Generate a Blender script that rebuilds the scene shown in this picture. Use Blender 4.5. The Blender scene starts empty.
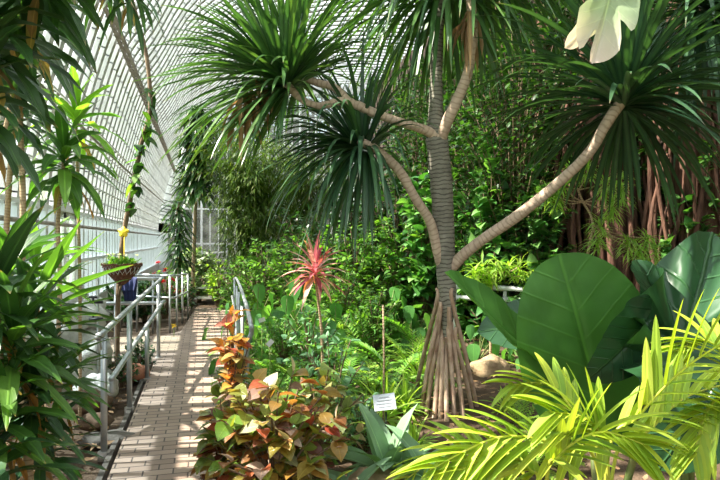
import bpy, math, random
from math import sin, cos, pi, radians, sqrt
from mathutils import Vector as V, Matrix, noise as mnoise
random.seed(7)
R = random.Random(11)
COL = bpy.context.scene.collection
EYE = 1.6; F = 600.0; YAW = math.atan(157/600.0)
RT = V((cos(YAW), -sin(YAW), 0)); FW = V((sin(YAW), cos(YAW), 0)); UP = V((0, 0, 1))

def P(px, py, Z):
    """point seen at pixel px, py of the photograph at depth Z"""
    return RT*((px-360)/F*Z) + FW*Z + V((0, 0, EYE - (py-240)/F*Z))
def G(px, Z, z=0.0):
    p = P(px, 240, Z); p.z = z; return p
def GY(px, py):
    return G(px, EYE*F/(py-240.0))

# ------------------------------------------------------------------ meshes
class MB:
    def __init__(s): s.v = []; s.f = []; s.uv = []; s.m = []
    def build(s, name, mat, parent=None, smooth=True, uvs=True):
        me = bpy.data.meshes.new(name)
        off = parent.location if parent is not None else V((0, 0, 0))
        if parent is not None and parent.parent is not None: off = parent.matrix_basis.translation + parent.parent.location
        ox, oy, oz = off
        me.from_pydata([(a[0]-ox, a[1]-oy, a[2]-oz) for a in s.v], [], s.f)
        mats = mat if isinstance(mat, (list, tuple)) else [mat]
        for m in mats: me.materials.append(m)
        if len(mats) > 1: me.polygons.foreach_set('material_index', s.m)
        if smooth: me.polygons.foreach_set('use_smooth', [True]*len(me.polygons))
        if uvs and len(s.uv) == len(s.v):
            l = me.uv_layers.new(name='UVMap')
            vi = [0]*len(me.loops); me.loops.foreach_get('vertex_index', vi)
            flat = []
            for i in vi: flat.extend(s.uv[i])
            l.data.foreach_set('uv', flat)
        me.update()
        o = bpy.data.objects.new(name, me); COL.objects.link(o)
        if parent is not None: o.parent = parent
        return o
    def add(s, v, uv=(0, 0)):
        s.v.append((v[0], v[1], v[2])); s.uv.append(uv); return len(s.v)-1
    def face(s, f, m=0): s.f.append(f); s.m.append(m)

def empty(name, loc=(0, 0, 0)):
    o = bpy.data.objects.new(name, None); COL.objects.link(o); o.location = loc; o.empty_display_size = .1; return o
def tag(o, label=None, cat=None, group=None, kind=None):
    if label: o['label'] = label
    if cat: o['category'] = cat
    if group: o['group'] = group
    if kind: o['kind'] = kind
    return o
def thing(name, label, cat, loc=(0, 0, 0), group=None):
    return tag(empty(name, loc), label, cat, group)
def copy_tree(o, parent=None):
    c = o.copy(); COL.objects.link(c)
    if parent is not None: c.parent = parent
    for ch in list(o.children): copy_tree(ch, c)
    return c
def place(proto, loc, rz=0, sc=1, label=None, group=None, tilt=(0, 0), name=None):
    if proto.get('used'): o = copy_tree(proto)
    else: o = proto
    if 'used' in o: del o['used']
    proto['used'] = 1
    o.location = loc; o.rotation_euler = (tilt[0], tilt[1], rz)
    o.scale = (sc, sc, sc) if not isinstance(sc, tuple) else sc
    if label: o['label'] = label
    if group: o['group'] = group
    elif 'group' in o: del o['group']
    return o
def done(proto):
    if 'used' in proto: del proto['used']

def catmull(pts, sub=5):
    out = []
    n = len(pts)
    for i in range(n-1):
        p0 = pts[max(i-1, 0)]; p1 = pts[i]; p2 = pts[i+1]; p3 = pts[min(i+2, n-1)]
        for k in range(sub):
            t = k/sub
            out.append(0.5*((2*p1)+(p2-p0)*t+(2*p0-5*p1+4*p2-p3)*t*t+(3*p1-p0-3*p2+p3)*t*t*t))
    out.append(pts[-1].copy()); return out
def lerp_list(a, t):
    if not isinstance(a, (list, tuple)): return a
    x = t*(len(a)-1); i = min(int(x), len(a)-2); return a[i]+(a[i+1]-a[i])*(x-i)
def tube(mb, pts, rad, n=8, sub=0, rough=0.0, cap=True, m=0):
    if sub: pts = catmull([V(p) for p in pts], sub)
    N = len(pts); L = 0; ring = None; first = None
    d = (pts[1]-pts[0]).normalized()
    a = d.orthogonal().normalized()
    for i, p in enumerate(pts):
        if i: L += (pts[i]-pts[i-1]).length
        dd = (pts[min(i+1, N-1)]-pts[max(i-1, 0)])
        if dd.length > 1e-7: d = dd.normalized()
        a = (a - d*a.dot(d))
        a = a.normalized() if a.length > 1e-6 else d.orthogonal().normalized()
        b = d.cross(a); r = lerp_list(rad, i/(N-1))
        new = []
        for k in range(n):
            t = 2*pi*k/n
            rr = r*(1+(R.uniform(-rough, rough) if rough else 0))
            new.append(mb.add(p+a*(cos(t)*rr)+b*(sin(t)*rr), (k/n, L)))
        if ring:
            for k in range(n): mb.face((ring[k], ring[(k+1) % n], new[(k+1) % n], new[k]), m)
        else: first = new
        ring = new
    if cap:
        mb.face(tuple(reversed(first)), m); mb.face(tuple(ring), m)
def box(mb, c, s, rz=0, m=0, ax=None):
    c = V(c)
    if ax is None: ax = (V((cos(rz), sin(rz), 0)), V((-sin(rz), cos(rz), 0)), UP)
    i = []
    for z in (-.5, .5):
        for y in (-.5, .5):
            for x in (-.5, .5): i.append(mb.add(c+ax[0]*(x*s[0])+ax[1]*(y*s[1])+ax[2]*(z*s[2]), (x, y)))
    for f in ((0, 2, 3, 1), (4, 5, 7, 6), (0, 1, 5, 4), (2, 6, 7, 3), (0, 4, 6, 2), (1, 3, 7, 5)): mb.face(tuple(i[k] for k in f), m)
def beam(mb, p, q, w, h, up=UP, m=0):
    p = V(p); q = V(q); d = (q-p); L = d.length; d.normalize()
    s = d.cross(up); s = s.normalized() if s.length > 1e-5 else d.orthogonal().normalized()
    u = s.cross(d)
    box(mb, (p+q)/2, (w, L, h), ax=(s, d, u), m=m)

PROF = {
    'lance': [(.0, .12), (.12, .55), (.3, .95), (.5, 1), (.72, .72), (.88, .36), (1, 0)],
    'strap': [(0, .75), (.1, 1), (.4, 1), (.7, .8), (.88, .4), (1, .0)],
    'ovate': [(0, .1), (.12, .7), (.32, 1), (.55, .88), (.8, .42), (1, 0)],
    'ovate4': [(0, .08), (.3, 1), (.7, .62), (1, 0)],
    'lance4': [(0, .15), (.3, 1), (.7, .7), (1, 0)],
    'thin3': [(0, .6), (.5, 1), (1, 0)],
    'heart': [(-.16, .35), (-.08, .85), (.1, 1.08), (.3, 1.0), (.55, .72), (.8, .32), (1, 0)],
}
def leaf(mb, p, d, L, W, prof='lance', droop=.5, fold=.25, up=UP, roll=0., wave=0., m=0, curl=0., late=0):
    """one leaf: a folded strip along a curve that sags with gravity"""
    pr = PROF[prof]; d = d.normalized()
    s = d.cross(up)
    if s.length < .05: s = d.cross(V((R.uniform(-1, 1), R.uniform(-1, 1), .1)))
    s.normalize()
    if roll: s = (Matrix.Rotation(roll, 3, d) @ s)
    prev = None; pos = V(p); lt = pr[0][0]
    if lt < 0: pos = pos + d*(lt*L)
    ph = R.uniform(0, 6.28)
    for i, (t, w) in enumerate(pr):
        dt = (t-lt)
        if i:
            tt = max(0, t)
            g = droop*dt*(1 if not late else (3*tt*tt))
            d = V((d.x, d.y, d.z-g)); d.normalize()
            pos = pos+d*(L*dt)
            s = s-d*s.dot(d); s.normalize()
        lt = t
        n = s.cross(d)
        hw = W*.5*w
        wv = sin(ph+t*11)*wave*W
        if w <= 0:
            cur = (mb.add(pos, (0, t)),)
        else:
            u = hw/L
            cur = (mb.add(pos-s*hw+n*(hw*fold+wv), (-u, t)), mb.add(pos, (0, t)), mb.add(pos+s*hw+n*(hw*fold-wv), (u, t)))
        if prev:
            if len(prev) == 3 and len(cur) == 3:
                mb.face((prev[0], prev[1], cur[1], cur[0]), m); mb.face((prev[1], prev[2], cur[2], cur[1]), m)
            elif len(prev) == 3:
                mb.face((prev[0], prev[1], cur[0]), m); mb.face((prev[1], prev[2], cur[0]), m)
        prev = cur
    return pos

def rdir(elo, ehi, phi=None):
    e = radians(R.uniform(elo, ehi)); a = R.uniform(0, 2*pi) if phi is None else phi
    return V((cos(a)*cos(e), sin(a)*cos(e), sin(e)))

# --------------------------------------------------------------- materials
def nmat(name):
    m = bpy.data.materials.new(name); m.use_nodes = True; nt = m.node_tree; nt.nodes.clear(); return m, nt
def N(nt, t, **kw):
    n = nt.nodes.new(t)
    for k, v in kw.items():
        if k.startswith('_'): setattr(n, k[1:], v)
        else: n.inputs[k.replace('__', ' ')].default_value = v
    return n
def c4(c): return (c[0], c[1], c[2], 1)
def ramp(nt, stops):
    r = nt.nodes.new('ShaderNodeValToRGB'); e = r.color_ramp.elements
    while len(e) < len(stops): e.new(.5)
    for i, (p, c) in enumerate(stops): e[i].position = p; e[i].color = c4(c)
    return r
def leafmat(name, stops, trans=.45, rough=.42, veins=None, spec=.45, tcol=(1.25, 1.35, .45), bump=.15, dark=.0, tipc=None):
    m, nt = nmat(name); L = nt.links
    geo = N(nt, 'ShaderNodeNewGeometry')
    if len(stops) == 1: stops = [stops[0]]*2
    r = ramp(nt, [(i/(len(stops)-1), c) for i, c in enumerate(stops)])
    L.new(geo.outputs['Random Per Island'], r.inputs[0])
    tc = N(nt, 'ShaderNodeTexCoord')
    nz = N(nt, 'ShaderNodeTexNoise', Scale=9., Detail=3.); L.new(tc.outputs['Object'], nz.inputs['Vector'])
    mr = N(nt, 'ShaderNodeMapRange'); mr.inputs[3].default_value = .72; mr.inputs[4].default_value = 1.25
    L.new(nz.outputs[0], mr.inputs[0])
    mul = N(nt, 'ShaderNodeVectorMath', _operation='MULTIPLY'); L.new(r.outputs[0], mul.inputs[0]); L.new(mr.outputs[0], mul.inputs[1])
    col = mul.outputs[0]
    uv = N(nt, 'ShaderNodeUVMap'); sep = N(nt, 'ShaderNodeSeparateXYZ'); L.new(uv.outputs[0], sep.inputs[0])
    ab = N(nt, 'ShaderNodeMath', _operation='ABSOLUTE'); L.new(sep.outputs[0], ab.inputs[0])
    hgt = None
    if veins:
        if veins == 'pinnate':
            a = N(nt, 'ShaderNodeMath', _operation='MULTIPLY_ADD'); L.new(ab.outputs[0], a.inputs[0]); a.inputs[1].default_value = -.75; L.new(sep.outputs[1], a.inputs[2])
            b = N(nt, 'ShaderNodeMath', _operation='MULTIPLY'); L.new(a.outputs[0], b.inputs[0]); b.inputs[1].default_value = 5.2
            wid = .07
        else:
            b = N(nt, 'ShaderNodeMath', _operation='MULTIPLY'); L.new(ab.outputs[0], b.inputs[0]); b.inputs[1].default_value = 90.
            wid = .28
        fr = N(nt, 'ShaderNodeMath', _operation='PINGPONG'); L.new(b.outputs[0], fr.inputs[0]); fr.inputs[1].default_value = .5
        v1 = N(nt, 'ShaderNodeMapRange'); v1.inputs[1].default_value = wid; v1.inputs[2].default_value = 0; L.new(fr.outputs[0], v1.inputs[0])
        v2 = N(nt, 'ShaderNodeMapRange'); v2.inputs[1].default_value = .016; v2.inputs[2].default_value = .004; L.new(ab.outputs[0], v2.inputs[0])
        sc = N(nt, 'ShaderNodeMath', _operation='MULTIPLY'); L.new(v1.outputs[0], sc.inputs[0]); sc.inputs[1].default_value = .38 if veins == 'pinnate' else .3
        mx = N(nt, 'ShaderNodeMath', _operation='MAXIMUM'); L.new(sc.outputs[0], mx.inputs[0]); L.new(v2.outputs[0], mx.inputs[1])
        s2 = N(nt, 'ShaderNodeMath', _operation='MULTIPLY'); L.new(mx.outputs[0], s2.inputs[0]); s2.inputs[1].default_value = .55
        mix = N(nt, 'ShaderNodeMix', _data_type='RGBA'); L.new(s2.outputs[0], mix.inputs[0]); L.new(col, mix.inputs[6])
        lt = N(nt, 'ShaderNodeVectorMath', _operation='MULTIPLY_ADD'); L.new(col, lt.inputs[0]); lt.inputs[1].default_value = (1.9, 1.8, 1.6); lt.inputs[2].default_value = (.03, .05, .015)
        L.new(lt.outputs[0], mix.inputs[7]); col = mix.outputs[2]; hgt = mx.outputs[0]
    if tipc:
        tp = N(nt, 'ShaderNodeMapRange'); tp.inputs[1].default_value = tipc[1]; tp.inputs[2].default_value = 1.0; L.new(sep.outputs[1], tp.inputs[0])
        mix = N(nt, 'ShaderNodeMix', _data_type='RGBA'); L.new(tp.outputs[0], mix.inputs[0]); L.new(col, mix.inputs[6]); mix.inputs[7].default_value = c4(tipc[0]); col = mix.outputs[2]
    pb = N(nt, 'ShaderNodeBsdfPrincipled', Roughness=rough); pb.inputs['Specular IOR Level'].default_value = spec
    L.new(col, pb.inputs['Base Color'])
    if hgt:
        bp = N(nt, 'ShaderNodeBump', Strength=bump*2, Distance=.01); L.new(hgt, bp.inputs['Height']); L.new(bp.outputs[0], pb.inputs['Normal'])
    tr = N(nt, 'ShaderNodeBsdfTranslucent')
    tm = N(nt, 'ShaderNodeVectorMath', _operation='MULTIPLY'); L.new(col, tm.inputs[0]); tm.inputs[1].default_value = tcol
    L.new(tm.outputs[0], tr.inputs[0])
    ms = N(nt, 'ShaderNodeMixShader'); ms.inputs[0].default_value = trans
    L.new(pb.outputs[0], ms.inputs[1]); L.new(tr.outputs[0], ms.inputs[2])
    out = N(nt, 'ShaderNodeOutputMaterial'); L.new(ms.outputs[0], out.inputs[0]); return m
def solid(name, c1, c2=None, rough=.6, scale=6., metal=0., bump=0., detail=5., spec=.4, stretch=None, bscale=None, c3=None, coord='Object'):
    m, nt = nmat(name); L = nt.links
    tc = N(nt, 'ShaderNodeTexCoord'); vec = tc.outputs[coord]
    if stretch:
        mp = N(nt, 'ShaderNodeMapping'); mp.inputs['Scale'].default_value = stretch; L.new(vec, mp.inputs[0]); vec = mp.outputs[0]
    nz = N(nt, 'ShaderNodeTexNoise', Scale=scale, Detail=detail); L.new(vec, nz.inputs['Vector'])
    st = [(.3, c1), (.7, c2 or c1)] if not c3 else [(.3, c1), (.5, c2), (.7, c3)]
    r = ramp(nt, st); L.new(nz.outputs[0], r.inputs[0])
    pb = N(nt, 'ShaderNodeBsdfPrincipled', Roughness=rough, Metallic=metal); pb.inputs['Specular IOR Level'].default_value = spec
    L.new(r.outputs[0], pb.inputs['Base Color'])
    if bump:
        n2 = N(nt, 'ShaderNodeTexNoise', Scale=bscale or scale*3, Detail=6.); L.new(vec, n2.inputs['Vector'])
        bp = N(nt, 'ShaderNodeBump', Strength=bump, Distance=.03); L.new(n2.outputs[0], bp.inputs['Height']); L.new(bp.outputs[0], pb.inputs['Normal'])
    out = N(nt, 'ShaderNodeOutputMaterial'); L.new(pb.outputs[0], out.inputs[0]); return m
def ringbark(name, c1, c2, c3, ring=55., bump=.5):
    m, nt = nmat(name); L = nt.links
    uv = N(nt, 'ShaderNodeUVMap'); tc = N(nt, 'ShaderNodeTexCoord')
    nz = N(nt, 'ShaderNodeTexNoise', Scale=8., Detail=6.); L.new(tc.outputs['Object'], nz.inputs['Vector'])
    sep = N(nt, 'ShaderNodeSeparateXYZ'); L.new(uv.outputs[0], sep.inputs[0])
    a = N(nt, 'ShaderNodeMath', _operation='MULTIPLY'); L.new(sep.outputs[1], a.inputs[0]); a.inputs[1].default_value = ring
    b = N(nt, 'ShaderNodeMath', _operation='MULTIPLY_ADD'); L.new(nz.outputs[0], b.inputs[0]); b.inputs[1].default_value = 2.0; L.new(a.outputs[0], b.inputs[2])
    w = N(nt, 'ShaderNodeMath', _operation='PINGPONG'); w.inputs[1].default_value = .5; L.new(b.outputs[0], w.inputs[0])
    w2 = N(nt, 'ShaderNodeMapRange'); w2.inputs[1].default_value = .0; w2.inputs[2].default_value = .22; L.new(w.outputs[0], w2.inputs[0])
    n2 = N(nt, 'ShaderNodeTexNoise', Scale=5., Detail=5.); L.new(tc.outputs['Object'], n2.inputs['Vector'])
    r = ramp(nt, [(.32, c1), (.68, c2)]); L.new(n2.outputs[0], r.inputs[0])
    mix = N(nt, 'ShaderNodeMix', _data_type='RGBA'); L.new(w2.outputs[0], mix.inputs[0]); mix.inputs[6].default_value = c4(c3); L.new(r.outputs[0], mix.inputs[7])
    pb = N(nt, 'ShaderNodeBsdfPrincipled', Roughness=.8); L.new(mix.outputs[2], pb.inputs['Base Color']); pb.inputs['Specular IOR Level'].default_value = .25
    ad = N(nt, 'ShaderNodeMath', _operation='ADD'); L.new(w2.outputs[0], ad.inputs[0]); L.new(nz.outputs[0], ad.inputs[1])
    bp = N(nt, 'ShaderNodeBump', Strength=bump, Distance=.012); L.new(ad.outputs[0], bp.inputs['Height']); L.new(bp.outputs[0], pb.inputs['Normal'])
    out = N(nt, 'ShaderNodeOutputMaterial'); L.new(pb.outputs[0], out.inputs[0]); return m
def glassmat(name, tint, tr, wh=(.9, .93, .95)):
    m, nt = nmat(name); L = nt.links
    t = N(nt, 'ShaderNodeBsdfTransparent'); t.inputs[0].default_value = c4(tint)
    d = N(nt, 'ShaderNodeBsdfTranslucent'); d.inputs[0].default_value = c4(wh)
    g = N(nt, 'ShaderNodeBsdfGlossy', Roughness=.25); g.inputs[0].default_value = (.5, .55, .6, 1)
    tc = N(nt, 'ShaderNodeTexCoord'); nz = N(nt, 'ShaderNodeTexNoise', Scale=1.3, Detail=4.); L.new(tc.outputs['Object'], nz.inputs['Vector'])
    mr = N(nt, 'ShaderNodeMapRange'); mr.inputs[1].default_value = .3; mr.inputs[2].default_value = .7; mr.inputs[3].default_value = max(0, 1-tr-.12); mr.inputs[4].default_value = min(1, 1-tr+.12)
    L.new(nz.outputs[0], mr.inputs[0])
    a = N(nt, 'ShaderNodeMixShader'); L.new(mr.outputs[0], a.inputs[0]); L.new(t.outputs[0], a.inputs[1]); L.new(d.outputs[0], a.inputs[2])
    b = N(nt, 'ShaderNodeMixShader'); b.inputs[0].default_value = .06; L.new(a.outputs[0], b.inputs[1]); L.new(g.outputs[0], b.inputs[2])
    out = N(nt, 'ShaderNodeOutputMaterial'); L.new(b.outputs[0], out.inputs[0]); return m
def brickmat():
    m, nt = nmat('brick_paving'); L = nt.links
    tc = N(nt, 'ShaderNodeTexCoord')
    br = N(nt, 'ShaderNodeTexBrick', Scale=1., Mortar__Size=.006); br.inputs['Brick Width'].default_value = .20; br.inputs['Row Height'].default_value = .10
    br.inputs['Mortar Smooth'].default_value = .3; br.inputs['Bias'].default_value = 0.0
    br.inputs['Color1'].default_value = c4((.27, .19, .14)); br.inputs['Color2'].default_value = c4((.37, .27, .205)); br.inputs['Mortar'].default_value = c4((.08, .06, .048))
    L.new(tc.outputs['Object'], br.inputs['Vector'])
    nz = N(nt, 'ShaderNodeTexNoise', Scale=2.5, Detail=6.); L.new(tc.outputs['Object'], nz.inputs['Vector'])
    mr = N(nt, 'ShaderNodeMapRange'); mr.inputs[3].default_value = .62; mr.inputs[4].default_value = 1.3; L.new(nz.outputs[0], mr.inputs[0])
    mu = N(nt, 'ShaderNodeVectorMath', _operation='MULTIPLY'); L.new(br.outputs[0], mu.inputs[0]); L.new(mr.outputs[0], mu.inputs[1])
    pb = N(nt, 'ShaderNodeBsdfPrincipled', Roughness=.8); L.new(mu.outputs[0], pb.inputs['Base Color'])
    bp = N(nt, 'ShaderNodeBump', Strength=.6, Distance=.01); bp.invert = True; L.new(br.outputs['Fac'], bp.inputs['Height']); L.new(bp.outputs[0], pb.inputs['Normal'])
    out = N(nt, 'ShaderNodeOutputMaterial'); L.new(pb.outputs[0], out.inputs[0]); return m

M = {}
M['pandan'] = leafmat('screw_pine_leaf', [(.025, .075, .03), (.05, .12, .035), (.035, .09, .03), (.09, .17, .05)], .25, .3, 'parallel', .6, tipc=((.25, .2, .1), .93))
M['pandan_dark'] = leafmat('screw_pine_leaf_dark', [(.02, .06, .035), (.035, .09, .04), (.02, .055, .03)], .2, .32, 'parallel', .5, tipc=((.22, .15, .1), .93))  # screw pine leaves of a darker green of their own
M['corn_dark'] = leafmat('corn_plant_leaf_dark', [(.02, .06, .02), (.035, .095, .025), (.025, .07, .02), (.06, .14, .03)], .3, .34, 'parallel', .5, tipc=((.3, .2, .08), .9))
M['corn'] = leafmat('corn_plant_leaf', [(.03, .09, .02), (.08, .2, .03), (.04, .11, .025), (.16, .32, .05), (.05, .13, .03)], .45, .36, 'parallel', .5, tipc=((.35, .22, .08), .93))
M['corn_bright'] = leafmat('corn_plant_leaf_bright', [(.14, .3, .04), (.2, .38, .05), (.08, .2, .04)], .55, .38, 'parallel', .4)
M['fern'] = leafmat('fern_leaf', [(.1, .28, .04), (.17, .38, .06), (.26, .46, .08)], .4, .5)
M['bush'] = leafmat('shrub_leaf', [(.06, .17, .03), (.12, .27, .04), (.2, .38, .06), (.07, .19, .04)], .4, .4, None, .45)
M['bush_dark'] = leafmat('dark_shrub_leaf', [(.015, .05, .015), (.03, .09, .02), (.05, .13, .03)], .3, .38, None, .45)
M['bush_yellow'] = leafmat('light_shrub_leaf', [(.26, .46, .06), (.42, .58, .1), (.17, .35, .05)], .5, .45)
M['blue_bush'] = leafmat('blue_green_leaf', [(.12, .28, .13), (.22, .42, .2), (.08, .22, .09)], .35, .45)
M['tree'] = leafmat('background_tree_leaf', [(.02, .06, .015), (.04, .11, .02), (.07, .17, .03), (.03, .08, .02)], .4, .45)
M['bamboo'] = leafmat('bamboo_leaf', [(.07, .14, .02), (.13, .22, .03), (.04, .09, .02), (.16, .2, .04)], .5, .5)
M['philo'] = leafmat('philodendron_leaf', [(.05, .17, .04), (.1, .28, .06), (.22, .42, .12)], .35, .32, 'pinnate', .5)
M['cord'] = leafmat('pink_cordyline_leaf', [(.85, .4, .42), (.55, .08, .16), (.9, .66, .6), (.6, .3, .08), (.3, .04, .1), (.88, .55, .52), (.35, .3, .1)], .4, .4, 'parallel', .4, tcol=(1.15, .8, .85))
M['copper'] = leafmat('copper_leaf', [(.1, .24, .03), (.34, .16, .04), (.2, .32, .05), (.4, .07, .05), (.34, .42, .1), (.08, .18, .03), (.48, .3, .08), (.16, .04, .03), (.75, .62, .5), (.14, .28, .04), (.26, .36, .07)], .45, .28, 'pinnate', .45, tcol=(1.35, 1.05, .5))
M['copper_green'] = leafmat('olive_copper_leaf', [(.2, .34, .07), (.36, .42, .16), (.14, .26, .05), (.5, .48, .28), (.3, .2, .08), (.24, .36, .1)], .45, .4, 'pinnate', .4)
M['copper_orange'] = leafmat('orange_copper_leaf', [(.6, .25, .06), (.75, .5, .1), (.5, .14, .1), (.22, .3, .06), (.7, .5, .3), (.3, .34, .08)], .45, .45, 'pinnate', .4, tcol=(1.3, 1., .5))
M['palm'] = leafmat('golden_palm_leaf', [(.34, .46, .035), (.46, .55, .05), (.22, .38, .035), (.55, .58, .1)], .4, .4, 'parallel', .4, tcol=(1.2, 1.2, .4), tipc=((.4, .35, .1), .96))
M['palm_stalk'] = solid('yellow_palm_stalk', (.5, .5, .05), (.38, .42, .05), .4, 20)
M['aroid'] = leafmat('elephant_ear_leaf', [(.055, .165, .03), (.065, .18, .035)], .4, .4, 'pinnate', .35, bump=.2)
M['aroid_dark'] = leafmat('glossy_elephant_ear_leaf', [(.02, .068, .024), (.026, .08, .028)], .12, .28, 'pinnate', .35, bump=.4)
M['aroid_shaded'] = leafmat('shaded_elephant_ear_leaf', [(.012, .045, .018), (.016, .055, .02)], .08, .3, 'pinnate', .35, bump=.4)  # shade on the front leaf put into its colour as near-black green
M['lancegrey'] = leafmat('grey_green_lance_leaf', [(.17, .3, .18), (.24, .38, .23), (.13, .27, .11)], .25, .42, 'parallel', .4)
M['vari'] = leafmat('variegated_leaf', [(.6, .68, .5), (.2, .35, .12), (.7, .75, .6), (.12, .25, .07)], .3, .5)
M['feather'] = leafmat('narrow_bright_leaf', [(.4, .62, .14), (.28, .5, .1), (.5, .68, .18)], .45, .4)
M['dead'] = leafmat('dry_brown_leaf', [(.3, .18, .1), (.42, .28, .17), (.22, .13, .07)], .3, .8, 'parallel', .1, tcol=(1.2, 1, .7))
M['orange_dead'] = leafmat('yellowing_leaf', [(.5, .2, .06), (.45, .36, .1), (.35, .2, .1), (.55, .4, .2)], .4, .6, 'parallel', .2, tcol=(1.2, 1, .6))
M['monst'] = leafmat('pale_dying_leaf', [(.36, .45, .25), (.4, .5, .3)], .3, .4, 'pinnate', .4, tipc=((.85, .68, .62), .3), tcol=(1.1, 1.05, .8))
M['red'] = leafmat('red_petals', [(.75, .03, .03), (.6, .02, .03)], .3, .5, tcol=(1, .5, .4))
M['white_leaf'] = leafmat('pale_spathe', [(.85, .88, .8), (.75, .8, .65)], .4, .5)
M['yellow'] = solid('yellow_card', (.95, .62, .02), (.98, .7, .05), .5)
M['metal'] = solid('galvanised_rail', (.36, .38, .39), (.52, .54, .54), .42, 12, .7)
M['metal_white'] = solid('white_painted_pipe', (.75, .75, .73), (.6, .6, .58), .5, 8)
M['bark'] = ringbark('screw_pine_bark', (.15, .14, .11), (.3, .28, .22), (.07, .06, .05), 26, .35)
M['bark_light'] = ringbark('screw_pine_branch_bark', (.42, .31, .23), (.58, .44, .33), (.36, .26, .19), 22, .25)
M['root'] = solid('stilt_root_bark', (.25, .13, .08), (.5, .36, .26), .7, 5, 0, .4, 5, .3, None, 30, c3=(.36, .22, .14))
M['cane'] = ringbark('corn_plant_cane', (.4, .29, .17), (.52, .38, .24), (.27, .18, .1), 40, .3)
M['stem'] = solid('green_stem', (.1, .17, .04), (.2, .2, .06), .6, 10)
M['twig'] = solid('brown_twig', (.12, .075, .045), (.22, .15, .09), .8, 12, 0, .3)
M['roots_red'] = solid('reddish_root_bark', (.014, .01, .008), (.15, .075, .05), .85, 3, 0, .8, 8, .2, (3, 3, .6), 16, c3=(.045, .024, .017))
M['soil'] = solid('dark_soil', (.045, .03, .02), (.11, .075, .05), .95, 5, 0, .9, 8, .1, None, 25, c3=(.075, .05, .033))
M['tan_rock'] = solid('tan_rock', (.26, .18, .1), (.42, .31, .19), .85, 7, 0, .9, 8, .2, None, 14)
M['brown_rock'] = solid('brown_rock', (.09, .055, .035), (.2, .13, .085), .85, 6, 0, .8, 8, .2, None, 14)
M['white_rock'] = solid('whitish_rock', (.34, .33, .3), (.6, .59, .55), .85, 9, 0, .9, 8, .2, None, 14)
M['terracotta'] = solid('terracotta', (.35, .13, .07), (.42, .18, .1), .8, 8)
M['kerb'] = solid('concrete_kerb', (.06, .05, .04), (.14, .12, .1), .9, 9, 0, .4)
M['bar'] = solid('painted_glazing_bar', (.52, .51, .5), (.68, .67, .65), .6, 4)
M['bar_grey'] = solid('weathered_beam', (.24, .21, .18), (.38, .34, .3), .7, 5)
M['girder'] = solid('rusty_girder', (.13, .1, .08), (.24, .2, .165), .8, 6)
M['bar_white'] = solid('white_glazing_bar', (.72, .74, .74), (.82, .83, .83), .5, 4)
M['glass'] = glassmat('whitened_glass', (.97, .985, 1), .72, (.78, .9, 1.))
M['glass_wall'] = glassmat('pale_wall_glass', (.5, .62, .74), .55, (.3, .36, .42))
M['glass_end'] = glassmat('clear_end_glass', (.55, .68, .7), .86)
M['stone'] = solid('dark_stone_wall', (.025, .02, .016), (.09, .07, .055), .95, 2.5, 0, 1., 8, .1, None, 7)
M['wicker'] = solid('wicker', (.1, .035, .02), (.22, .09, .05), .8, 30, 0, .5)
M['sign'] = solid('pale_label_plate', (.5, .53, .6), (.62, .65, .7), .35, 4)
M['ink'] = solid('grey_print', (.3, .32, .36), None, .6)
M['black'] = solid('black_plastic', (.02, .02, .022), None, .5)
M['bluecloth'] = solid('dark_blue_cloth', (.015, .025, .09), (.03, .04, .13), .8, 10)
M['board'] = solid('white_board', (.62, .62, .58), (.75, .75, .7), .6)
M['bricks'] = brickmat()
M['outside'] = solid('outside_ground', (.1, .16, .06), (.16, .2, .1), .95, 1)

# ------------------------------------------------------------------ shell
XL = -2.07; XR = 8.6; Y0 = -4.0; Y1 = 30.0
SEC = [(-2.07, 0), (-2.07, 2.0), (-1.98, 2.8), (-1.83, 3.5), (-1.4, 4.95), (-.98, 5.65), (-.1, 7.1), (1.6, 8.35), (3.35, 9.0), (5.3, 9.4), (7.2, 9.55), (XR, 9.6)]
SECV = catmull([V((a, 0, b)) for a, b in SEC[1:]], 4)
mb = MB()
nx, ny = 60, 110
for j in range(ny+1):
    for i in range(nx+1):
        x = -2.3+(XR+.3+2.3)*i/nx; y = Y0+(Y1+.5-Y0)*j/ny
        h = .05*mnoise.noise(V((x*.9, y*.9, 0)))+.03*mnoise.noise(V((x*3, y*3, 4)))-.06
        h += .18*max(0, min(1, (x-1.2)/3.0))
        mb.add((x, y, h), (x, y))
for j in range(ny):
    for i in range(nx):
        a = j*(nx+1)+i; mb.face((a, a+1, a+nx+2, a+nx+1))
tag(mb.build('floor', M['soil']), kind='structure')
mb = MB(); box(mb, (0, 20, -.5), (160, 160, .1)); tag(mb.build('ground_outside', M['outside']), kind='structure')

def slab(name, poly, z0, z1, mat):
    mb = MB(); n = len(poly)
    b = [mb.add((p.x, p.y, z0)) for p in poly]; t = [mb.add((p.x, p.y, z1)) for p in poly]
    mb.face(tuple(t))
    for i in range(n): mb.face((b[i], b[(i+1) % n], t[(i+1) % n], t[i]))
    return tag(mb.build(name, mat, smooth=False), kind='structure')
ZL0, ZL1 = 8.35, 10.75
xl, xr = -.62, .56
A0 = V((xl, -3, 0)); A1 = V((xr, -3, 0)); B1 = V((xr, 9.0, 0)); B0 = V((xl, ZL0, 0))
C = GY(232, 331); D = GY(229.5, 307.5); E = GY(196, 307.5); Fq = GY(181, 331)
slab('path', [A0, A1, B1, C, D, E, Fq, V((xl-.05, ZL1-.2, 0)), V((XL+.05, ZL1-.2, 0)), V((XL+.05, ZL0, 0)), B0], -.15, 0, M['bricks'])
mb = MB()
beam(mb, (xl-.05, -3, -.03), (xl-.05, ZL0-.04, -.03), .04, .08); beam(mb, (xl-.05, ZL0-.04, -.03), (XL+.05, ZL0-.04, -.03), .07, .12)
beam(mb, (xr+.05, -3, -.03), (xr+.05, 9, -.03), .07, .12)
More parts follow.
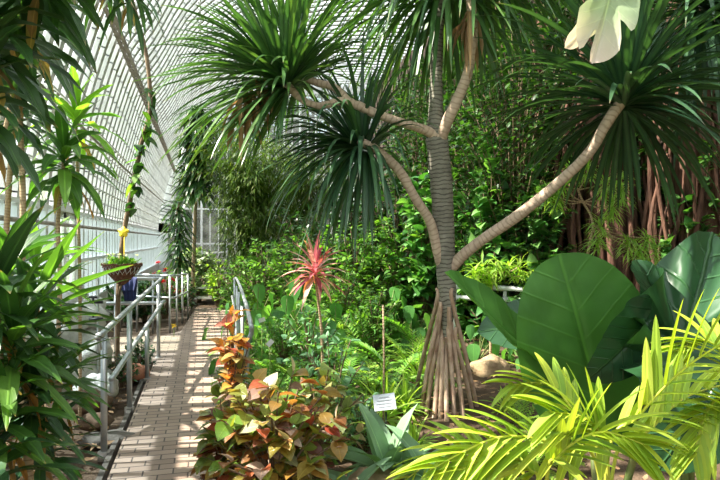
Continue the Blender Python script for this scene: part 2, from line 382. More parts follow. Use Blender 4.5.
tag(mb.build('path_kerb', M['kerb'], smooth=False), kind='structure')

def vault(name, y0, y1, step, bw, bd):
    """glass sheets and their glazing bars over one stretch of the half vault"""
    mb = MB(); pre = None
    for p in SECV:
        cur = (mb.add((p.x-.05, y0, p.z+.05)), mb.add((p.x-.05, y1, p.z+.05)))
        if pre: mb.face((pre[0], pre[1], cur[1], cur[0]))
        pre = cur
    g = tag(mb.build(name, M['glass']), kind='structure')
    bars = MB(); y = y0
    while y <= y1+.01:
        for a, b in zip(SECV[:-1], SECV[1:]):
            d = (b-a).normalized(); n = V((d.z, 0, -d.x))
            e = d*.01
            beam(bars, V((a.x, y, a.z))-e, V((b.x, y, b.z))+e, bw, bd, up=n)
        y += step
    bars.build('glazing_bar', M['bar'], g, smooth=False)
    pur = MB()
    for k in (3, 8, 20):
        if k < len(SECV):
            p = SECV[k]; d = (SECV[min(k+1, len(SECV)-1)]-SECV[k-1]).normalized(); n = V((d.z, 0, -d.x))
            q = V((p.x, 0, p.z))+n*.05
            beam(pur, V((q.x, y0, q.z)), V((q.x, y1, q.z)), .02, .03, up=n)
    pur.build('purlin', M['bar'], g, smooth=False)
    return g
vault('ceiling', Y0, Y1, .43, .165, .06)

# heavy lattice girder running along the haunch
mb = MB(); bx, bz = -1.33, 4.86
for dx, dz in ((0, 0), (.1, .06)):
    beam(mb, (bx+dx, Y0, bz-dz), (bx+dx, Y1, bz-dz), .05, .05)
y = Y0; k = 0
while y < Y1-.4:
    a = (bx, y, bz); b = (bx+.1, y+.35, bz-.06)
    if k % 2: a = (bx+.1, y, bz-.06); b = (bx, y+.35, bz)
    beam(mb, a, b, .03, .03); y += .35; k += 1
tag(mb.build('ceiling_girder', M['girder'], smooth=False), kind='structure')
# service pipe along the wall
mb = MB(); tube(mb, [V((-1.72, 4, 3.35)), V((-1.75, 14, 3.25)), V((-1.72, 29, 3.3))], .025, 6, 4); tube(mb, [V((-1.95, 4, 1.82)), V((-1.95, 29, 1.82))], .03, 6)
tag(mb.build('trim_1', M['bar_grey']), kind='structure')

# left wall: low plinth, upright glazing
DY0, DY1 = 9.2, 10.9
mb = MB()
for a, b in ((Y0, DY0), (DY1, Y1)): box(mb, (XL-.02, (a+b)/2, .2), (.14, b-a, .6))
wl = tag(mb.build('wall_left', M['white_rock'], smooth=False), kind='structure')
mb = MB()
for a, b in ((Y0, DY0), (DY1, Y1)):
    i = [mb.add((XL-.05, a, .5)), mb.add((XL-.05, b, .5)), mb.add((XL-.05, b, 2.05)), mb.add((XL-.05, a, 2.05))]; mb.face(tuple(i))
mb.build('glass', M['glass_wall'], wl, smooth=False)
mb = MB(); y = Y0; k = 0
while y <= Y1:
    if not DY0-.1 < y < DY1+.1: beam(mb, (XL, y, .45), (XL, y, 2.08), .07 if k % 3 else .13, .07, up=V((1, 0, 0)))
    y += .43; k += 1
for z in (.5, 1.25, 2.05):
    for a, b in ((Y0, DY0), (DY1, Y1)): beam(mb, (XL+.01, a, z), (XL+.01, b, z), .06, .06)
mb.build('glazing_bar', M['bar_white'], wl, smooth=False)

# door in the left wall beside the landing
d = tag(empty('door_1', (XL, (DY0+DY1)/2, 0)), kind='structure')
mb = MB()
for y in (DY0, DY1): box(mb, (XL, y, 1.05), (.14, .12, 2.1))
box(mb, (XL, (DY0+DY1)/2, 2.08), (.14, DY1-DY0+.12, .1)); mb.build('door_frame', M['bar_white'], d, smooth=False)
lf = MB(); ym = (DY0+DY1)/2
for a, b in ((DY0+.07, ym-.01), (ym+.01, DY1-.07)):
    for y in (a+.04, b-.04): box(lf, (XL, y, 1.02), (.05, .08, 2.0))
    for z in (.08, .75, 1.4, 1.98): box(lf, (XL, (a+b)/2, z), (.05, b-a, .08 if z > .1 else .16))
leafd = lf.build('door_leaf', M['bar_white'], d, smooth=False)
mb = MB(); i = [mb.add((XL, DY0+.07, .1)), mb.add((XL, DY1-.07, .1)), mb.add((XL, DY1-.07, 2)), mb.add((XL, DY0+.07, 2))]; mb.face(tuple(i))
mb.build('glass', M['glass_end'], d, smooth=False)

# end wall
mb = MB()
pts = [V((XL, Y1, 0))]+[V((p.x, Y1, p.z)) for p in SECV]+[V((XR, Y1, 0))]
ids = [mb.add(p) for p in pts]; mb.face(tuple(ids))
we = tag(mb.build('wall_back', M['glass_end'], smooth=False), kind='structure')
mb = MB()
def roof_z(x):
    for a, b in zip(SECV[:-1], SECV[1:]):
        if a.x <= x <= b.x and b.x > a.x: return a.z+(b.z-a.z)*(x-a.x)/(b.x-a.x)
    return 2 if x < 0 else 9.5
x = XL+.4; k = 0
while x < XR:
    beam(mb, (x, Y1-.06, 0), (x, Y1-.06, roof_z(x)), .1 if k % 4 == 0 else .05, .08, up=V((0, 1, 0))); x += .4; k += 1
for z in (1.0, 1.42, 3.1, 4.9, 6.3, 7.7):
    x0 = XL
    for p in SECV:
        if p.z < z: x0 = p.x
    beam(mb, (x0, Y1-.07, z), (XR, Y1-.07, z), .07, .08)
for a, b in zip(SECV[:-1], SECV[1:]):
    dd = (b-a).normalized(); n = V((dd.z, 0, -dd.x))
    beam(mb, V((a.x, Y1-.12, a.z))+n*.22-dd*.02, V((b.x, Y1-.12, b.z))+n*.22+dd*.02, .12, .5, up=n)
box(mb, (XL+.22, Y1-.12, 1.2), (.45, .12, 2.4))
mb.build('mullion', M['bar_white'], we, smooth=False)
mb = MB(); box(mb, ((XL+XR)/2, Y1, .3), (XR-XL, .2, .7)); mb.build('plinth', M['white_rock'], we, smooth=False)

# solid stone wall on the right
mb = MB()
ny, nz_ = 80, 24
for j in range(nz_+1):
    for i in range(ny+1):
        y = Y0+(Y1-Y0)*i/ny; z = -.4+9.95*j/nz_
        mb.add((XR+.18*mnoise.noise(V((y*.8, z*.8, 2)))-.1, y, z), (y, z))
for j in range(nz_):
    for i in range(ny):
        a = j*(ny+1)+i; mb.face((a, a+ny+1, a+ny+2, a+1))
tag(mb.build('wall_right', M['stone']), kind='structure')

# --------------------------------------------------------------- handrails
def Q(px, py, Z): return P(px, py, Z)
r = .024
hr = thing('handrail', 'double grey metal handrail sloping beside the left edge of the brick path', 'handrail', G(104, 4.5))
mb = MB()
a = Q(103, 333, 4.5); b = Q(161, 279, 8.2)
tube(mb, [Q(99, 350, 4.42), Q(98, 342, 4.42), Q(99, 336, 4.45), a, a.lerp(b, .5), b, Q(158, 278.5, 8.25), Q(118, 279, 7.9)], r, 10, 4)
mb.build('top_rail', M['metal'], hr)
mb = MB()
c = Q(115, 374, 5.0); dd = Q(162, 303, 8.2)
tube(mb, [Q(112.5, 393, 4.93), Q(112.5, 383, 4.93), Q(113, 377, 4.95), c, c.lerp(dd, .5), dd, Q(158, 303, 8.22), Q(98, 303.5, 7.9)], r, 10, 4)
mb.build('lower_rail', M['metal'], hr)
for (px, Z) in ((104, 4.5), (129.5, 5.7), (147, 6.9), (158.5, 8.15)):
    g = G(px, Z, -.05); t = (Z-4.5)/3.7; top = a.lerp(b, max(0, min(1, t)))
    t2 = max(0, (Z-4.95)/3.25)
    if Z > 5 and Z < 8:
        top = c.lerp(dd, t2) if px == 147 else top
    mb = MB(); tube(mb, [g, V((g.x, g.y, top.z-.005))], r, 10); po = mb.build('post', M['metal'], hr)
    mb = MB(); tube(mb, [V((g.x, g.y, -.05)), V((g.x, g.y, .015))], .045, 12); mb.build('base_plate', M['bar_grey'], po)
g = G(116, 8.0, -.05); mb = MB(); tube(mb, [g, V((g.x, g.y, Q(116, 279, 7.95).z))], r, 10); mb.build('post', M['metal'], hr)

hr = thing('handrail', 'grey metal guard rail around the far side of the brick landing', 'handrail', G(170, 10.7))
zt = .97
def GZ(px, Z, z): return G(px, Z, z)
mb = MB(); tube(mb, [GZ(119, 11, zt), GZ(150, 10.8, zt), GZ(170, 10.6, zt), GZ(177, 11, zt-.02), GZ(188, 12.6, zt-.08)], .021, 10, 3); mb.build('top_rail', M['metal'], hr)
mb = MB(); tube(mb, [GZ(134, 10.9, .58), GZ(150, 10.8, .58), GZ(170, 10.6, .58), GZ(177, 11, .56), GZ(188, 12.6, .52)], .018, 10, 3); mb.build('lower_rail', M['metal'], hr)
for px, Z in ((120, 11), (137, 10.9), (153, 10.8), (170, 10.6), (177, 11), (182.5, 11.8), (188, 12.6)):
    g = G(px, Z, -.1); mb = MB(); tube(mb, [g, V((g.x, g.y, zt-.01-(.08 if Z > 12 else 0)))], .019, 8); mb.build('post', M['metal'], hr)

hr = thing('handrail', 'grey metal handrail on the right side of the brick path', 'handrail', G(248, 5))
mb = MB(); tube(mb, [Q(246, 372, 5.0), Q(247.5, 345, 4.98), Q(251.5, 332, 4.97), Q(250, 320, 5.1), Q(245, 301, 6.6), Q(240, 286, 8.8), Q(236, 278, 11.3), Q(234, 280, 11.6)], .021, 10, 4); mb.build('top_rail', M['metal'], hr)
mb = MB(); tube(mb, [Q(235, 362, 5.6), Q(236, 330, 6.6), Q(234, 308, 8.8), Q(232, 296, 11.3)], .018, 10, 4); mb.build('lower_rail', M['metal'], hr)
for px, Z, ty in ((247, 5.0, 345), (242.5, 6.2, 306), (239, 7.6, 292), (237, 9.2, 286), (234.5, 11.3, 279)):
    g = G(px, Z, -.1); t = Q(px, ty, Z); mb = MB(); tube(mb, [g, V((g.x, g.y, t.z))], .019, 8); mb.build('post', M['metal'], hr)
# white pipe rail far right
hr = thing('pipe_rail', 'low white two-bar pipe rail behind the screw pine at the foot of the rooty bank', 'railing', G(560, 8.3))
for dz, Zd in ((0, 0), (1, 0)):
    mb = MB(); tube(mb, [Q(446, 287+dz*11, 8.95), Q(470, 287+dz*11, 8.8), Q(560, 291+dz*12, 8.2), Q(655, 301+dz*13, 7.6), Q(720, 306+dz*13, 7.2)], .035, 8, 3, .06); mb.build('rail', M['metal_white'], hr)
for px, py, Z in ((455, 287, 8.9), (505, 288, 8.6), (580, 293, 8.1), (650, 300, 7.65)):
    g = G(px, Z, -.1); mb = MB(); tube(mb, [g, V((g.x, g.y, Q(px, py, Z).z))], .03, 8); mb.build('post', M['metal_white'], hr)

# --------------------------------------------------------------- screw pine
base = G(447, 5.65)
sp = thing('screw_pine', 'tall screw pine with ringed trunk standing on a cone of stilt roots', 'tree', base)
Zt = 5.65
mb = MB(); tube(mb, [Q(448, 345, Zt), Q(447, 318, Zt), Q(447, 300, Zt), Q(446, 275, Zt), Q(444, 230, Zt), Q(441, 180, Zt), Q(437, 140, Zt), Q(436, 115, Zt), Q(436, 90, Zt), Q(437, 50, Zt), Q(440, 0, Zt)],
     [.03, .06, .085, .088, .098, .105, .105, .072, .06, .055, .05], 16, 5, .03)
mb.build('trunk', M['bark'], sp)
BR = [
    ([(439, 138, 5.6), (425, 130, 5.58), (400, 122, 5.5), (372, 112, 5.45), (345, 101, 5.4), (318, 106, 5.35), (300, 98, 5.3), (287, 84, 5.25)], [.05, .045, .04, .042, .04, .034, .032, .032]),
    ([(350, 104, 5.42), (335, 88, 5.4), (315, 82, 5.42), (298, 74, 5.45)], [.04, .036, .034, .034]),
    ([(440, 140, 5.62), (447, 122, 5.55), (458, 98, 5.5), (468, 72, 5.45), (473, 35, 5.4), (470, -10, 5.4), (468, -50, 5.4)], [.06, .055, .05, .047, .045, .045, .04]),
    ([(443, 270, 5.65), (437, 250, 5.6), (430, 222, 5.55), (414, 196, 5.5), (400, 172, 5.5), (380, 152, 5.5), (358, 140, 5.5)], [.05, .045, .044, .042, .045, .04, .035]),
    ([(445, 275, 5.65), (460, 258, 5.6), (482, 240, 5.5), (520, 214, 5.35), (558, 183, 5.2), (588, 154, 5.05), (606, 124, 4.95), (622, 100, 4.9)], [.06, .055, .05, .05, .046, .044, .044, .05]),
]
for pts, rad in BR:
    mb = MB(); tube(mb, [Q(*p) for p in pts], rad, 12, 5, .04); mb.build('branch', M['bark_light'], sp)
# stilt roots
SR = [(437, 301, 414, 392), (441, 303, 420, 410), (446, 304, 455, 419), (452, 301, 478, 406), (439, 335, 426, 413), (443, 330, 434, 417), (446, 350, 447, 421), (452, 335, 464, 418), (456, 340, 473, 408),
      (442, 350, 440, 418), (450, 325, 462, 400), (440, 315, 427, 398), (449, 320, 450, 400)]
for k, (x0, y0, x1, y1) in enumerate(SR):
    zz = R.uniform(-.16, .16); zb = EYE*F/(y1-240)
    a = Q(x0, y0, Zt-.02+zz*.4); b = G(x1, zb, -.06); m_ = a.lerp(b, .5)+V((0, 0, .03))+RT*R.uniform(-.01, .01)
    mb = MB(); tube(mb, [a+V((0, 0, .12)), a, m_, b], [.016, .021, .023, .021], 8, 5, .06); mb.build('stilt_root', M['root'], sp)

def crown(parent, c, axis, n, L, W, mat, th=(8, 125), droop=1.2, name='leaf_crown', bias=None):
    """spiral head of long strap leaves"""
    mb = MB(); axis = axis.normalized(); u = axis.orthogonal().normalized(); v = axis.cross(u)
    for k in range(n):
        t = (k+.5)/n; ph = k*2.39996
        ang = radians(th[0]+(th[1]-th[0])*t**.8+R.uniform(-7, 7))
        d = axis*cos(ang)+(u*cos(ph)+v*sin(ph))*sin(ang)
        if d.z < -.75: d.z = -.75
        LL = L*R.uniform(.8, 1.12)*(.72+.35*sin(pi*min(1, t*1.1)))
        q = c-axis*(.18*t)+d*.03
        leaf(mb, q, d, LL, W*R.uniform(.85, 1.1), 'strap8', droop*R.uniform(.6, 1.4), .45, late=R.random() < .6, roll=R.uniform(-.3, .3))
    return mb.build(name, mat, parent)
PROF['strap8'] = [(0, .7), (.08, 1), (.2, 1), (.35, 1), (.5, .95), (.62, .86), (.74, .7), (.84, .52), (.93, .3), (1, 0)]
crown(sp, Q(276, 76, 5.35), V((-.75, -.05, .62)), 190, 1.2, .042, M['pandan'], (4, 96), .75)
crown(sp, Q(294, 68, 5.6), V((-.2, .3, 1)), 130, 1.25, .042, M['pandan'], (4, 88), .8)
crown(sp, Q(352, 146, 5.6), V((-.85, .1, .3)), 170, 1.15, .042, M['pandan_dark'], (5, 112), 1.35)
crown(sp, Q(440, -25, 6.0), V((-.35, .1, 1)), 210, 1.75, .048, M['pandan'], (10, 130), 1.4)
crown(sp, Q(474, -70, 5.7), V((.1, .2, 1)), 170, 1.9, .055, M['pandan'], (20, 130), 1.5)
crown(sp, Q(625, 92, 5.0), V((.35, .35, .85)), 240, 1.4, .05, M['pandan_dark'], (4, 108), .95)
# dry leaves hanging under crowns
for c, n, L in ((Q(470, 20, 5.35), 16, .5), (Q(246, 98, 5.4), 22, .42), (Q(262, 88, 5.4), 8, .25)):
    mb = MB()
    for k in range(n):
        leaf(mb, c+V((R.uniform(-.05, .05), R.uniform(-.05, .05), R.uniform(-.1, .08))), rdir(-80, 10), L*R.uniform(.6, 1.2), .045, 'strap', 2.5, .7, wave=.15)
    mb.build('dead_foliage', M['dead'], sp)

# second screw pine head reaching in at the upper right, from a tree standing outside the frame
b2 = G(800, 6.5)
s2 = thing('screw_pine', 'dark screw pine head reaching in at the top right corner above the rooty bank', 'tree', b2)
mb = MB(); tube(mb, [G(800, 6.5, -.1), Q(790, 240, 6.4), Q(760, 120, 6.2), Q(715, 20, 6.0)], [.09, .08, .07, .05], 12, 5, .04); mb.build('trunk', M['bark'], s2)
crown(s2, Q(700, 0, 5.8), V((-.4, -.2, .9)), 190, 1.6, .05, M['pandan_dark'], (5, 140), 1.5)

# dried hanging leaf bundle at px 245
# --------------------------------------------------------------- generic plants
def arc_pts(p, d, L, droop, n=6):
    pts = [V(p)]; d = d.normalized()
    for i in range(n):
        d = V((d.x, d.y, d.z-droop/n)); d.normalize(); pts.append(pts[-1]+d*(L/n))
    return pts
def mk_bush(name, label, cat, h, rad, twigs, per, LL, LW, mat, prof='ovate4', droop=.6, stemmat='twig', bottom=.15, group=None, flat=1.):
    root = thing(name, label, cat, (0, 0, 0), group)
    st = MB(); fo = MB()
    for k in range(twigs):
        ph = k*2.39996+R.uniform(-.3, .3)
        zz = bottom+(1-bottom)*((k+.5)/twigs)
        rr = rad*sqrt(max(.05, 1-(2*(zz-.45))**2*.8))*R.uniform(.55, 1.05)
        tip = V((cos(ph)*rr, sin(ph)*rr*flat, zz*h*R.uniform(.9, 1.08)))
        midp = V((tip.x*.35, tip.y*.35, tip.z*.62)); pts = catmull([V((R.uniform(-.03, .03)*rad*3, R.uniform(-.03, .03)*rad*3, -.05)), midp, tip], 5)
        tube(st, pts, [.012*h**.5, .004], 4)
        for j in range(per):
            t = R.uniform(.35, 1.)**.8; x = t*(len(pts)-1); i = min(int(x), len(pts)-2)
            p = pts[i].lerp(pts[i+1], x-i); ax = (pts[i+1]-pts[i]).normalized()
            d = (rdir(-25, 60)+ax*.5+V((tip.x, tip.y, 0)).normalized()*.5)
            s = R.uniform(.6, 1.15)
            leaf(fo, p, d, LL*s, LW*s, prof, droop, .2, roll=R.uniform(-.5, .5))
    st.build('stem', M[stemmat], root); fo.build('foliage', M[mat], root)
    return root
def mk_rosette(name, label, cat, n, L, W, mat, prof='lance', el=(5, 80), droop=1., stem=0., group=None, fold=.3, petiole=0., wave=.03, stemmat='stem', stemr=.015, seglen=None):
    root = thing(name, label, cat, (0, 0, 0), group); fo = MB(); st = MB()
    if stem: tube(st, [V((0, 0, -.05)), V((.02, .01, stem*.5)), V((0, 0, stem))], stemr, 8, 4, .05)
    for k in range(n):
        ph = k*2.39996; t = (k+.5)/n
        d = rdir(el[1]-(el[1]-el[0])*t-8, el[1]-(el[1]-el[0])*t+8, ph+R.uniform(-.2, .2))
        z0 = stem-(.25*stem*t if stem else 0); s = R.uniform(.75, 1.1)
        p = V((0, 0, z0))
        if petiole:
            pp = arc_pts(p, d, petiole*R.uniform(.7, 1.2), .8, 4); tube(st, pp, [.008, .005], 4); p = pp[-1]; d = (pp[-1]-pp[-2]); d = V((d.x, d.y, d.z-.4))
        leaf(fo, p, d, L*s, W*s, prof, droop*R.uniform(.7, 1.3), fold, wave=wave)
    if stem or petiole: st.build('stem', M[stemmat], root)
    fo.build('foliage', M[mat], root); return root
def frond(st, fo, pts, n, LL, LW, ang=55, droop=.6, rad=(.008, .002), start=.2, vee=.35, prof='thin3', up=UP):
    """feather leaf: midrib tube plus leaflets either side"""
    tube(st, pts, rad, 5); N_ = len(pts)-1
    for k in range(n):
        t = start+(1-start)*(k+.5)/n; x = t*N_; i = min(int(x), N_-1)
        p = pts[i].lerp(pts[i+1], x-i); d = (pts[i+1]-pts[i]).normalized(); s = d.cross(up)
        s = s.normalized() if s.length > .01 else d.orthogonal()
        w = sin(pi*min(1, .12+.88*(1-t)**.8))**.6 if t > .5 else 1
        w *= min(1, .5+2*(t-start)); a = radians(ang*(1-.45*t)+R.uniform(-4, 4)); u = s.cross(d)
        for sg in (-1, 1):
            leaf(fo, p, d*cos(a)+s*(sg*sin(a))+u*vee, LL*w*R.uniform(.9, 1.08), LW, prof, droop, .25, roll=R.uniform(-.15, .15))
def mk_fern(name, label, cat, nf, L, pairs, LL, LW, mat, droop=1.3, el=(25, 75), stemmat='stem', prof='thin3', group=None, stem=0):
    root = thing(name, label, cat, (0, 0, 0), group); st = MB(); fo = MB()
    if stem: tube(st, [V((0, 0, -.05)), V((0, 0, stem))], .04, 8, 0, .1)
    for k in range(nf):
        d = rdir(el[0], el[1], k*2.39996)
        frond(st, fo, arc_pts(V((0, 0, stem-.02)), d, L*R.uniform(.75, 1.1), droop, 9), pairs, LL, LW)
    st.build('frond_stalk', M[stemmat], root); fo.build('foliage', M[mat], root); return root

HEART = [(0, 1.0), (12, .93), (25, .80), (40, .69), (60, .60), (85, .56), (110, .55), (135, .54), (152, .48), (166, .33), (176, .14), (180, .08)]
BROAD = [(0, .97), (12, .96), (25, .92), (40, .84), (60, .71), (85, .58), (110, .50), (135, .42), (152, .36), (166, .28), (176, .2), (180, .18)]
def big_leaf(parent, base, tip, nrm, wide=1., mat='aroid', shape=HEART, cup=.12, wave=.0, bend=.15, name='leaf', splits=0, label=None, freq=7):
    """one large leaf blade modelled as a rounded sheet round the point where its stalk joins"""
    base = V(base); tip = V(tip); ax = tip-base; L = ax.length; ax.normalize()
    n = V(nrm); n = (n-ax*n.dot(ax)).normalized(); s = ax.cross(n)
    mb = MB(); NA, NR = 96, 12; ph = R.uniform(0, 6)
    def rad(deg):
        for (a, ra), (b, rb) in zip(shape[:-1], shape[1:]):
            if deg <= b: 
                t = (deg-a)/(b-a); return ra+(rb-ra)*t
        return shape[-1][1]
    rows = []
    c = mb.add(base, (0, 0))
    for i in range(NA+1):
        th = -pi+2*pi*i/NA; rr = rad(abs(math.degrees(th))); row = [c]
        if splits: rr *= 1-.45*max(0, sin(th*splits))**6
        for j in range(1, NR+1):
            q = j/NR; x = rr*q*sin(th)*wide; y = rr*q*cos(th)
            h = cup*x*x*2.2-bend*y*abs(y)+wave*q*q*sin(th*freq+ph)*abs(sin(th))+.012*sin((y-.75*abs(x))*5.2*6.283)*q*(1 if mat == 'aroid_dark' else .35)+.02*mnoise.noise(V((x*5+ph, y*5, 0)))
            h -= .03*math.exp(-(x/.02)**2)
            row.append(mb.add(base+s*(x*L)+ax*(y*L)+n*(h*L), (x, y)))
        rows.append(row)
    for a, b in zip(rows[:-1], rows[1:]):
        mb.face((c, b[1], a[1]))
        for j in range(1, NR): mb.face((a[j], b[j], b[j+1], a[j+1]))
    o = mb.build(name, M[mat], parent)
    if label: o['label'] = label
    return o
def stalk(parent, pts, rad=(.02, .012), mat='stem', name='leaf_stalk'):
    mb = MB(); tube(mb, pts, rad, 8, 5); return mb.build(name, M[mat], parent)
TOCAM = -FW

# ---- giant elephant ears
g = G(600, 2.9)
ea = thing('elephant_ear', 'giant elephant ear plant with a huge rounded matt green leaf facing the path', 'plant', g)
big_leaf(ea, Q(598, 396, 2.85), Q(564, 252, 2.75), TOCAM+V((-.1, 0, .25)), .74, 'aroid', BROAD, .1, .01, .1)
stalk(ea, [g, Q(600, 450, 2.9), Q(588, 392, 2.86)])
big_leaf(ea, Q(540, 362, 3.0), Q(447, 270, 2.95), RT*.75+UP*.75+TOCAM*.42, .62, 'aroid', HEART, .35, .03, .0)
stalk(ea, [g, Q(565, 440, 3.0), Q(540, 362, 3.0)])
big_leaf(ea, Q(640, 330, 2.62), Q(598, 384, 2.55), TOCAM+V((.5, 0, .1)), .9, 'aroid_shaded', HEART, .1, .02, .2)
stalk(ea, [g, Q(640, 430, 2.8), Q(640, 330, 2.63)])
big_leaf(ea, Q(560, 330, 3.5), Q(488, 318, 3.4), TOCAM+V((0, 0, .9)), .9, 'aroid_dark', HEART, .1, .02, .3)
stalk(ea, [g, Q(590, 430, 3.4), Q(560, 330, 3.5)])
g = G(690, 2.9)
eb = thing('elephant_ear', 'giant elephant ear plant with glossy wavy dark leaves at the right edge', 'plant', g)
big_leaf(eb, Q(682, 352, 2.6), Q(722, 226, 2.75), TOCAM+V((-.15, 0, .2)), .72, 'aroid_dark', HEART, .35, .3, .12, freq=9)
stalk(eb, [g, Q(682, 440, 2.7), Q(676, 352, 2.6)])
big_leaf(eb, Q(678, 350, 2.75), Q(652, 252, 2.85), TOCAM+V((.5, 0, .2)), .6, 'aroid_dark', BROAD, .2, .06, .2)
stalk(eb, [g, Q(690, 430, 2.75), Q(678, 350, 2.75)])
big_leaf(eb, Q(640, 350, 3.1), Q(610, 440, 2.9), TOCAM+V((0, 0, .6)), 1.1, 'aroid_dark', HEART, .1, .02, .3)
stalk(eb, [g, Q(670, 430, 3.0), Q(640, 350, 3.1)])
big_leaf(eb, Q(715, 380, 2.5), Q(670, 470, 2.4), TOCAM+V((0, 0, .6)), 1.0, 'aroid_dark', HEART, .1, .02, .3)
stalk(eb, [g, Q(715, 440, 2.6), Q(715, 380, 2.5)])

# ---- golden palms, lower right
def palm(label, px, Z, fr):
    g = G(px, Z, .15); root = thing('golden_palm', label, 'palm', g)
    for pts, LL in fr:
        st = MB(); fo = MB(); pp = catmull([V((g.x, g.y, .1))]+[Q(*p) for p in pts], 6)
        frond(st, fo, pp, 12, LL*1.15, .03, 48, .55, (.007, .002), .36, .0, 'strap8', up=(-FW*1.0+UP*.55+RT*.25).normalized())
        f = st.build('frond_stalk', M['palm_stalk'], root); fo.build('leaflets', M['palm'], f)
palm('golden yellow palm at the bottom right corner arching over the elephant ears', 612, 1.75,
     [([(606, 470, 1.72), (640, 415, 1.7), (685, 368, 1.66), (745, 330, 1.6)], .21),
      ([(612, 475, 1.8), (650, 430, 1.8), (690, 395, 1.85), (755, 378, 1.9)], .17),
      ([(600, 470, 1.75), (578, 420, 1.8), (550, 385, 1.85), (512, 385, 1.85)], .13),
      ([(600, 480, 1.7), (560, 447, 1.62), (500, 437, 1.58), (430, 470, 1.55)], .17),
      ([(608, 480, 1.65), (602, 440, 1.6), (585, 418, 1.58), (550, 412, 1.55)], .15)])
palm('second golden yellow palm at the bottom edge, its fronds spreading left towards the stilt roots', 540, 1.7,
     [([(530, 500, 1.7), (500, 466, 1.72), (455, 450, 1.75), (405, 480, 1.8)], .15),
      ([(545, 500, 1.6), (560, 455, 1.55), (600, 432, 1.5), (645, 445, 1.45)], .15),
      ([(540, 510, 1.6), (530, 470, 1.6), (500, 455, 1.58), (460, 470, 1.55)], .14)])
palm('third golden yellow palm at the right edge, fronds drooping in front of dark leaves', 745, 1.9,
     [([(740, 430, 1.9), (728, 365, 1.95), (705, 340, 2.0), (675, 352, 2.0)], .15),
      ([(738, 440, 1.9), (722, 400, 1.9), (705, 415, 1.85), (694, 455, 1.8)], .16)])

# ---- copper leaf shrubs, foreground centre left
def bush_at(px, Z, **k):
    b = mk_bush(**k); b.location = G(px, Z, 0); return b
bush_at(275, 3.35, name='copper_leaf_shrub', label='large copper leaf shrub with green, orange and pink leaves in the foreground beside the path', cat='shrub', h=.88, rad=.42, twigs=44, per=13, LL=.12, LW=.095, mat='copper', prof='ovate', droop=.9, bottom=.25)
bush_at(226, 3.5, name='copper_leaf_shrub', label='small red and green copper leaf shrub leaning over the brick path edge', cat='shrub', h=.72, rad=.2, twigs=15, per=10, LL=.13, LW=.1, mat='copper', prof='ovate', droop=.9, bottom=.3)
bush_at(232, 4.5, name='copper_leaf_shrub', label='bright orange and yellow leaf shrub standing against the right handrail', cat='shrub', h=1.06, rad=.16, twigs=12, per=9, LL=.125, LW=.085, mat='copper_orange', prof='ovate', droop=.9, bottom=.72)
bush_at(232, 4.7, name='copper_leaf_shrub', label='olive green leafy shrub under the bright orange one at the right handrail', cat='shrub', h=.7, rad=.22, twigs=16, per=8, LL=.12, LW=.085, mat='copper', prof='ovate', droop=.9, bottom=.4)
bush_at(318, 3.9, name='copper_leaf_shrub', label='olive and cream copper leaf shrub behind the large one, next to blue green leaves', cat='shrub', h=.78, rad=.34, twigs=22, per=10, LL=.11, LW=.085, mat='copper_green', prof='ovate', droop=.8, bottom=.3)

# ---- grey green lance-leaf plants and label
def ros_at(px, Z, **k):
    b = mk_rosette(**k); b.location = G(px, Z, k.pop('z', 0) if 'z' in k else 0); return b
ros_at(388, 4.05, name='lance_leaf_plant', label='broad grey green lance leaved plant in front of the small label plate', cat='plant', n=16, L=.52, W=.17, mat='lancegrey', el=(15, 80), droop=.8, fold=.3)
ros_at(430, 3.9, name='lance_leaf_plant', label='grey green lance leaved plant at the foot of the stilt roots beside the yellow palm', cat='plant', n=13, L=.46, W=.15, mat='lancegrey', el=(15, 75), droop=1.0, fold=.3)
ros_at(350, 3.7, name='lance_leaf_plant', label='low grey green lance leaved plant between the copper leaf shrubs and the label', cat='plant', n=12, L=.42, W=.14, mat='lancegrey', el=(5, 55), droop=.8, fold=.3)
ros_at(488, 3.6, name='lance_leaf_plant', label='dark lance leaved plant right of the stilt roots under the giant leaf', cat='plant', n=12, L=.42, W=.11, mat='bush', el=(15, 75), droop=.8, fold=.3)

g = G(386, 4.25)
lp = thing('plant_label', 'small grey blue label plate on a thin stake among grey green leaves', 'label', g)
mb = MB(); tube(mb, [g+V((0, 0, -.05)), Q(386, 412, 4.27)], .006, 6); mb.build('stake', M['black'], lp)
cc = Q(384.5, 402, 4.25); tilt = Matrix.Rotation(radians(-7), 3, FW)
axx = (tilt@RT, (FW*.85-UP*.5).normalized(), (tilt@(UP*.85+FW*.5)).normalized())
mb = MB(); box(mb, cc, (.155, .006, .115), ax=axx); pl = mb.build('plate', M['sign'], lp, smooth=False)
mb = MB()
for k, w in enumerate((.07, .11, .12, .09)): box(mb, cc+axx[2]*(.032-.022*k)-axx[1]*.004, (w, .003, .006), ax=axx)
mb.build('print', M['ink'], pl, smooth=False)
mb = MB(); tube(mb, [G(383, 4.7, -.05), Q(384, 360, 4.7), Q(383, 305, 4.7)], .008, 6)
tag(mb.build('bamboo_cane', M['cane']), 'thin upright tan cane standing behind the label plate', 'stake')
for (px, py, Z, rz, lab) in ((262, 320, 6.6, .3, 'small white plant tag tilted among leaves right of the handrail, the farther one'), (270, 343, 5.6, .8, 'small white plant tag low among ferns right of the handrail, the nearer one')):
    t = thing('plant_tag', lab, 'tag', G(px, Z)); mb = MB(); tube(mb, [G(px, Z, -.04), Q(px, py, Z)], .003, 5); mb.build('stake', M['stem'], t)
    mb = MB(); box(mb, Q(px, py, Z-.01), (.07, .004, .045), ax=(RT*cos(rz)+UP*sin(rz), FW, UP*cos(rz)-RT*sin(rz))); mb.build('plate', M['metal_white'], t, smooth=False)

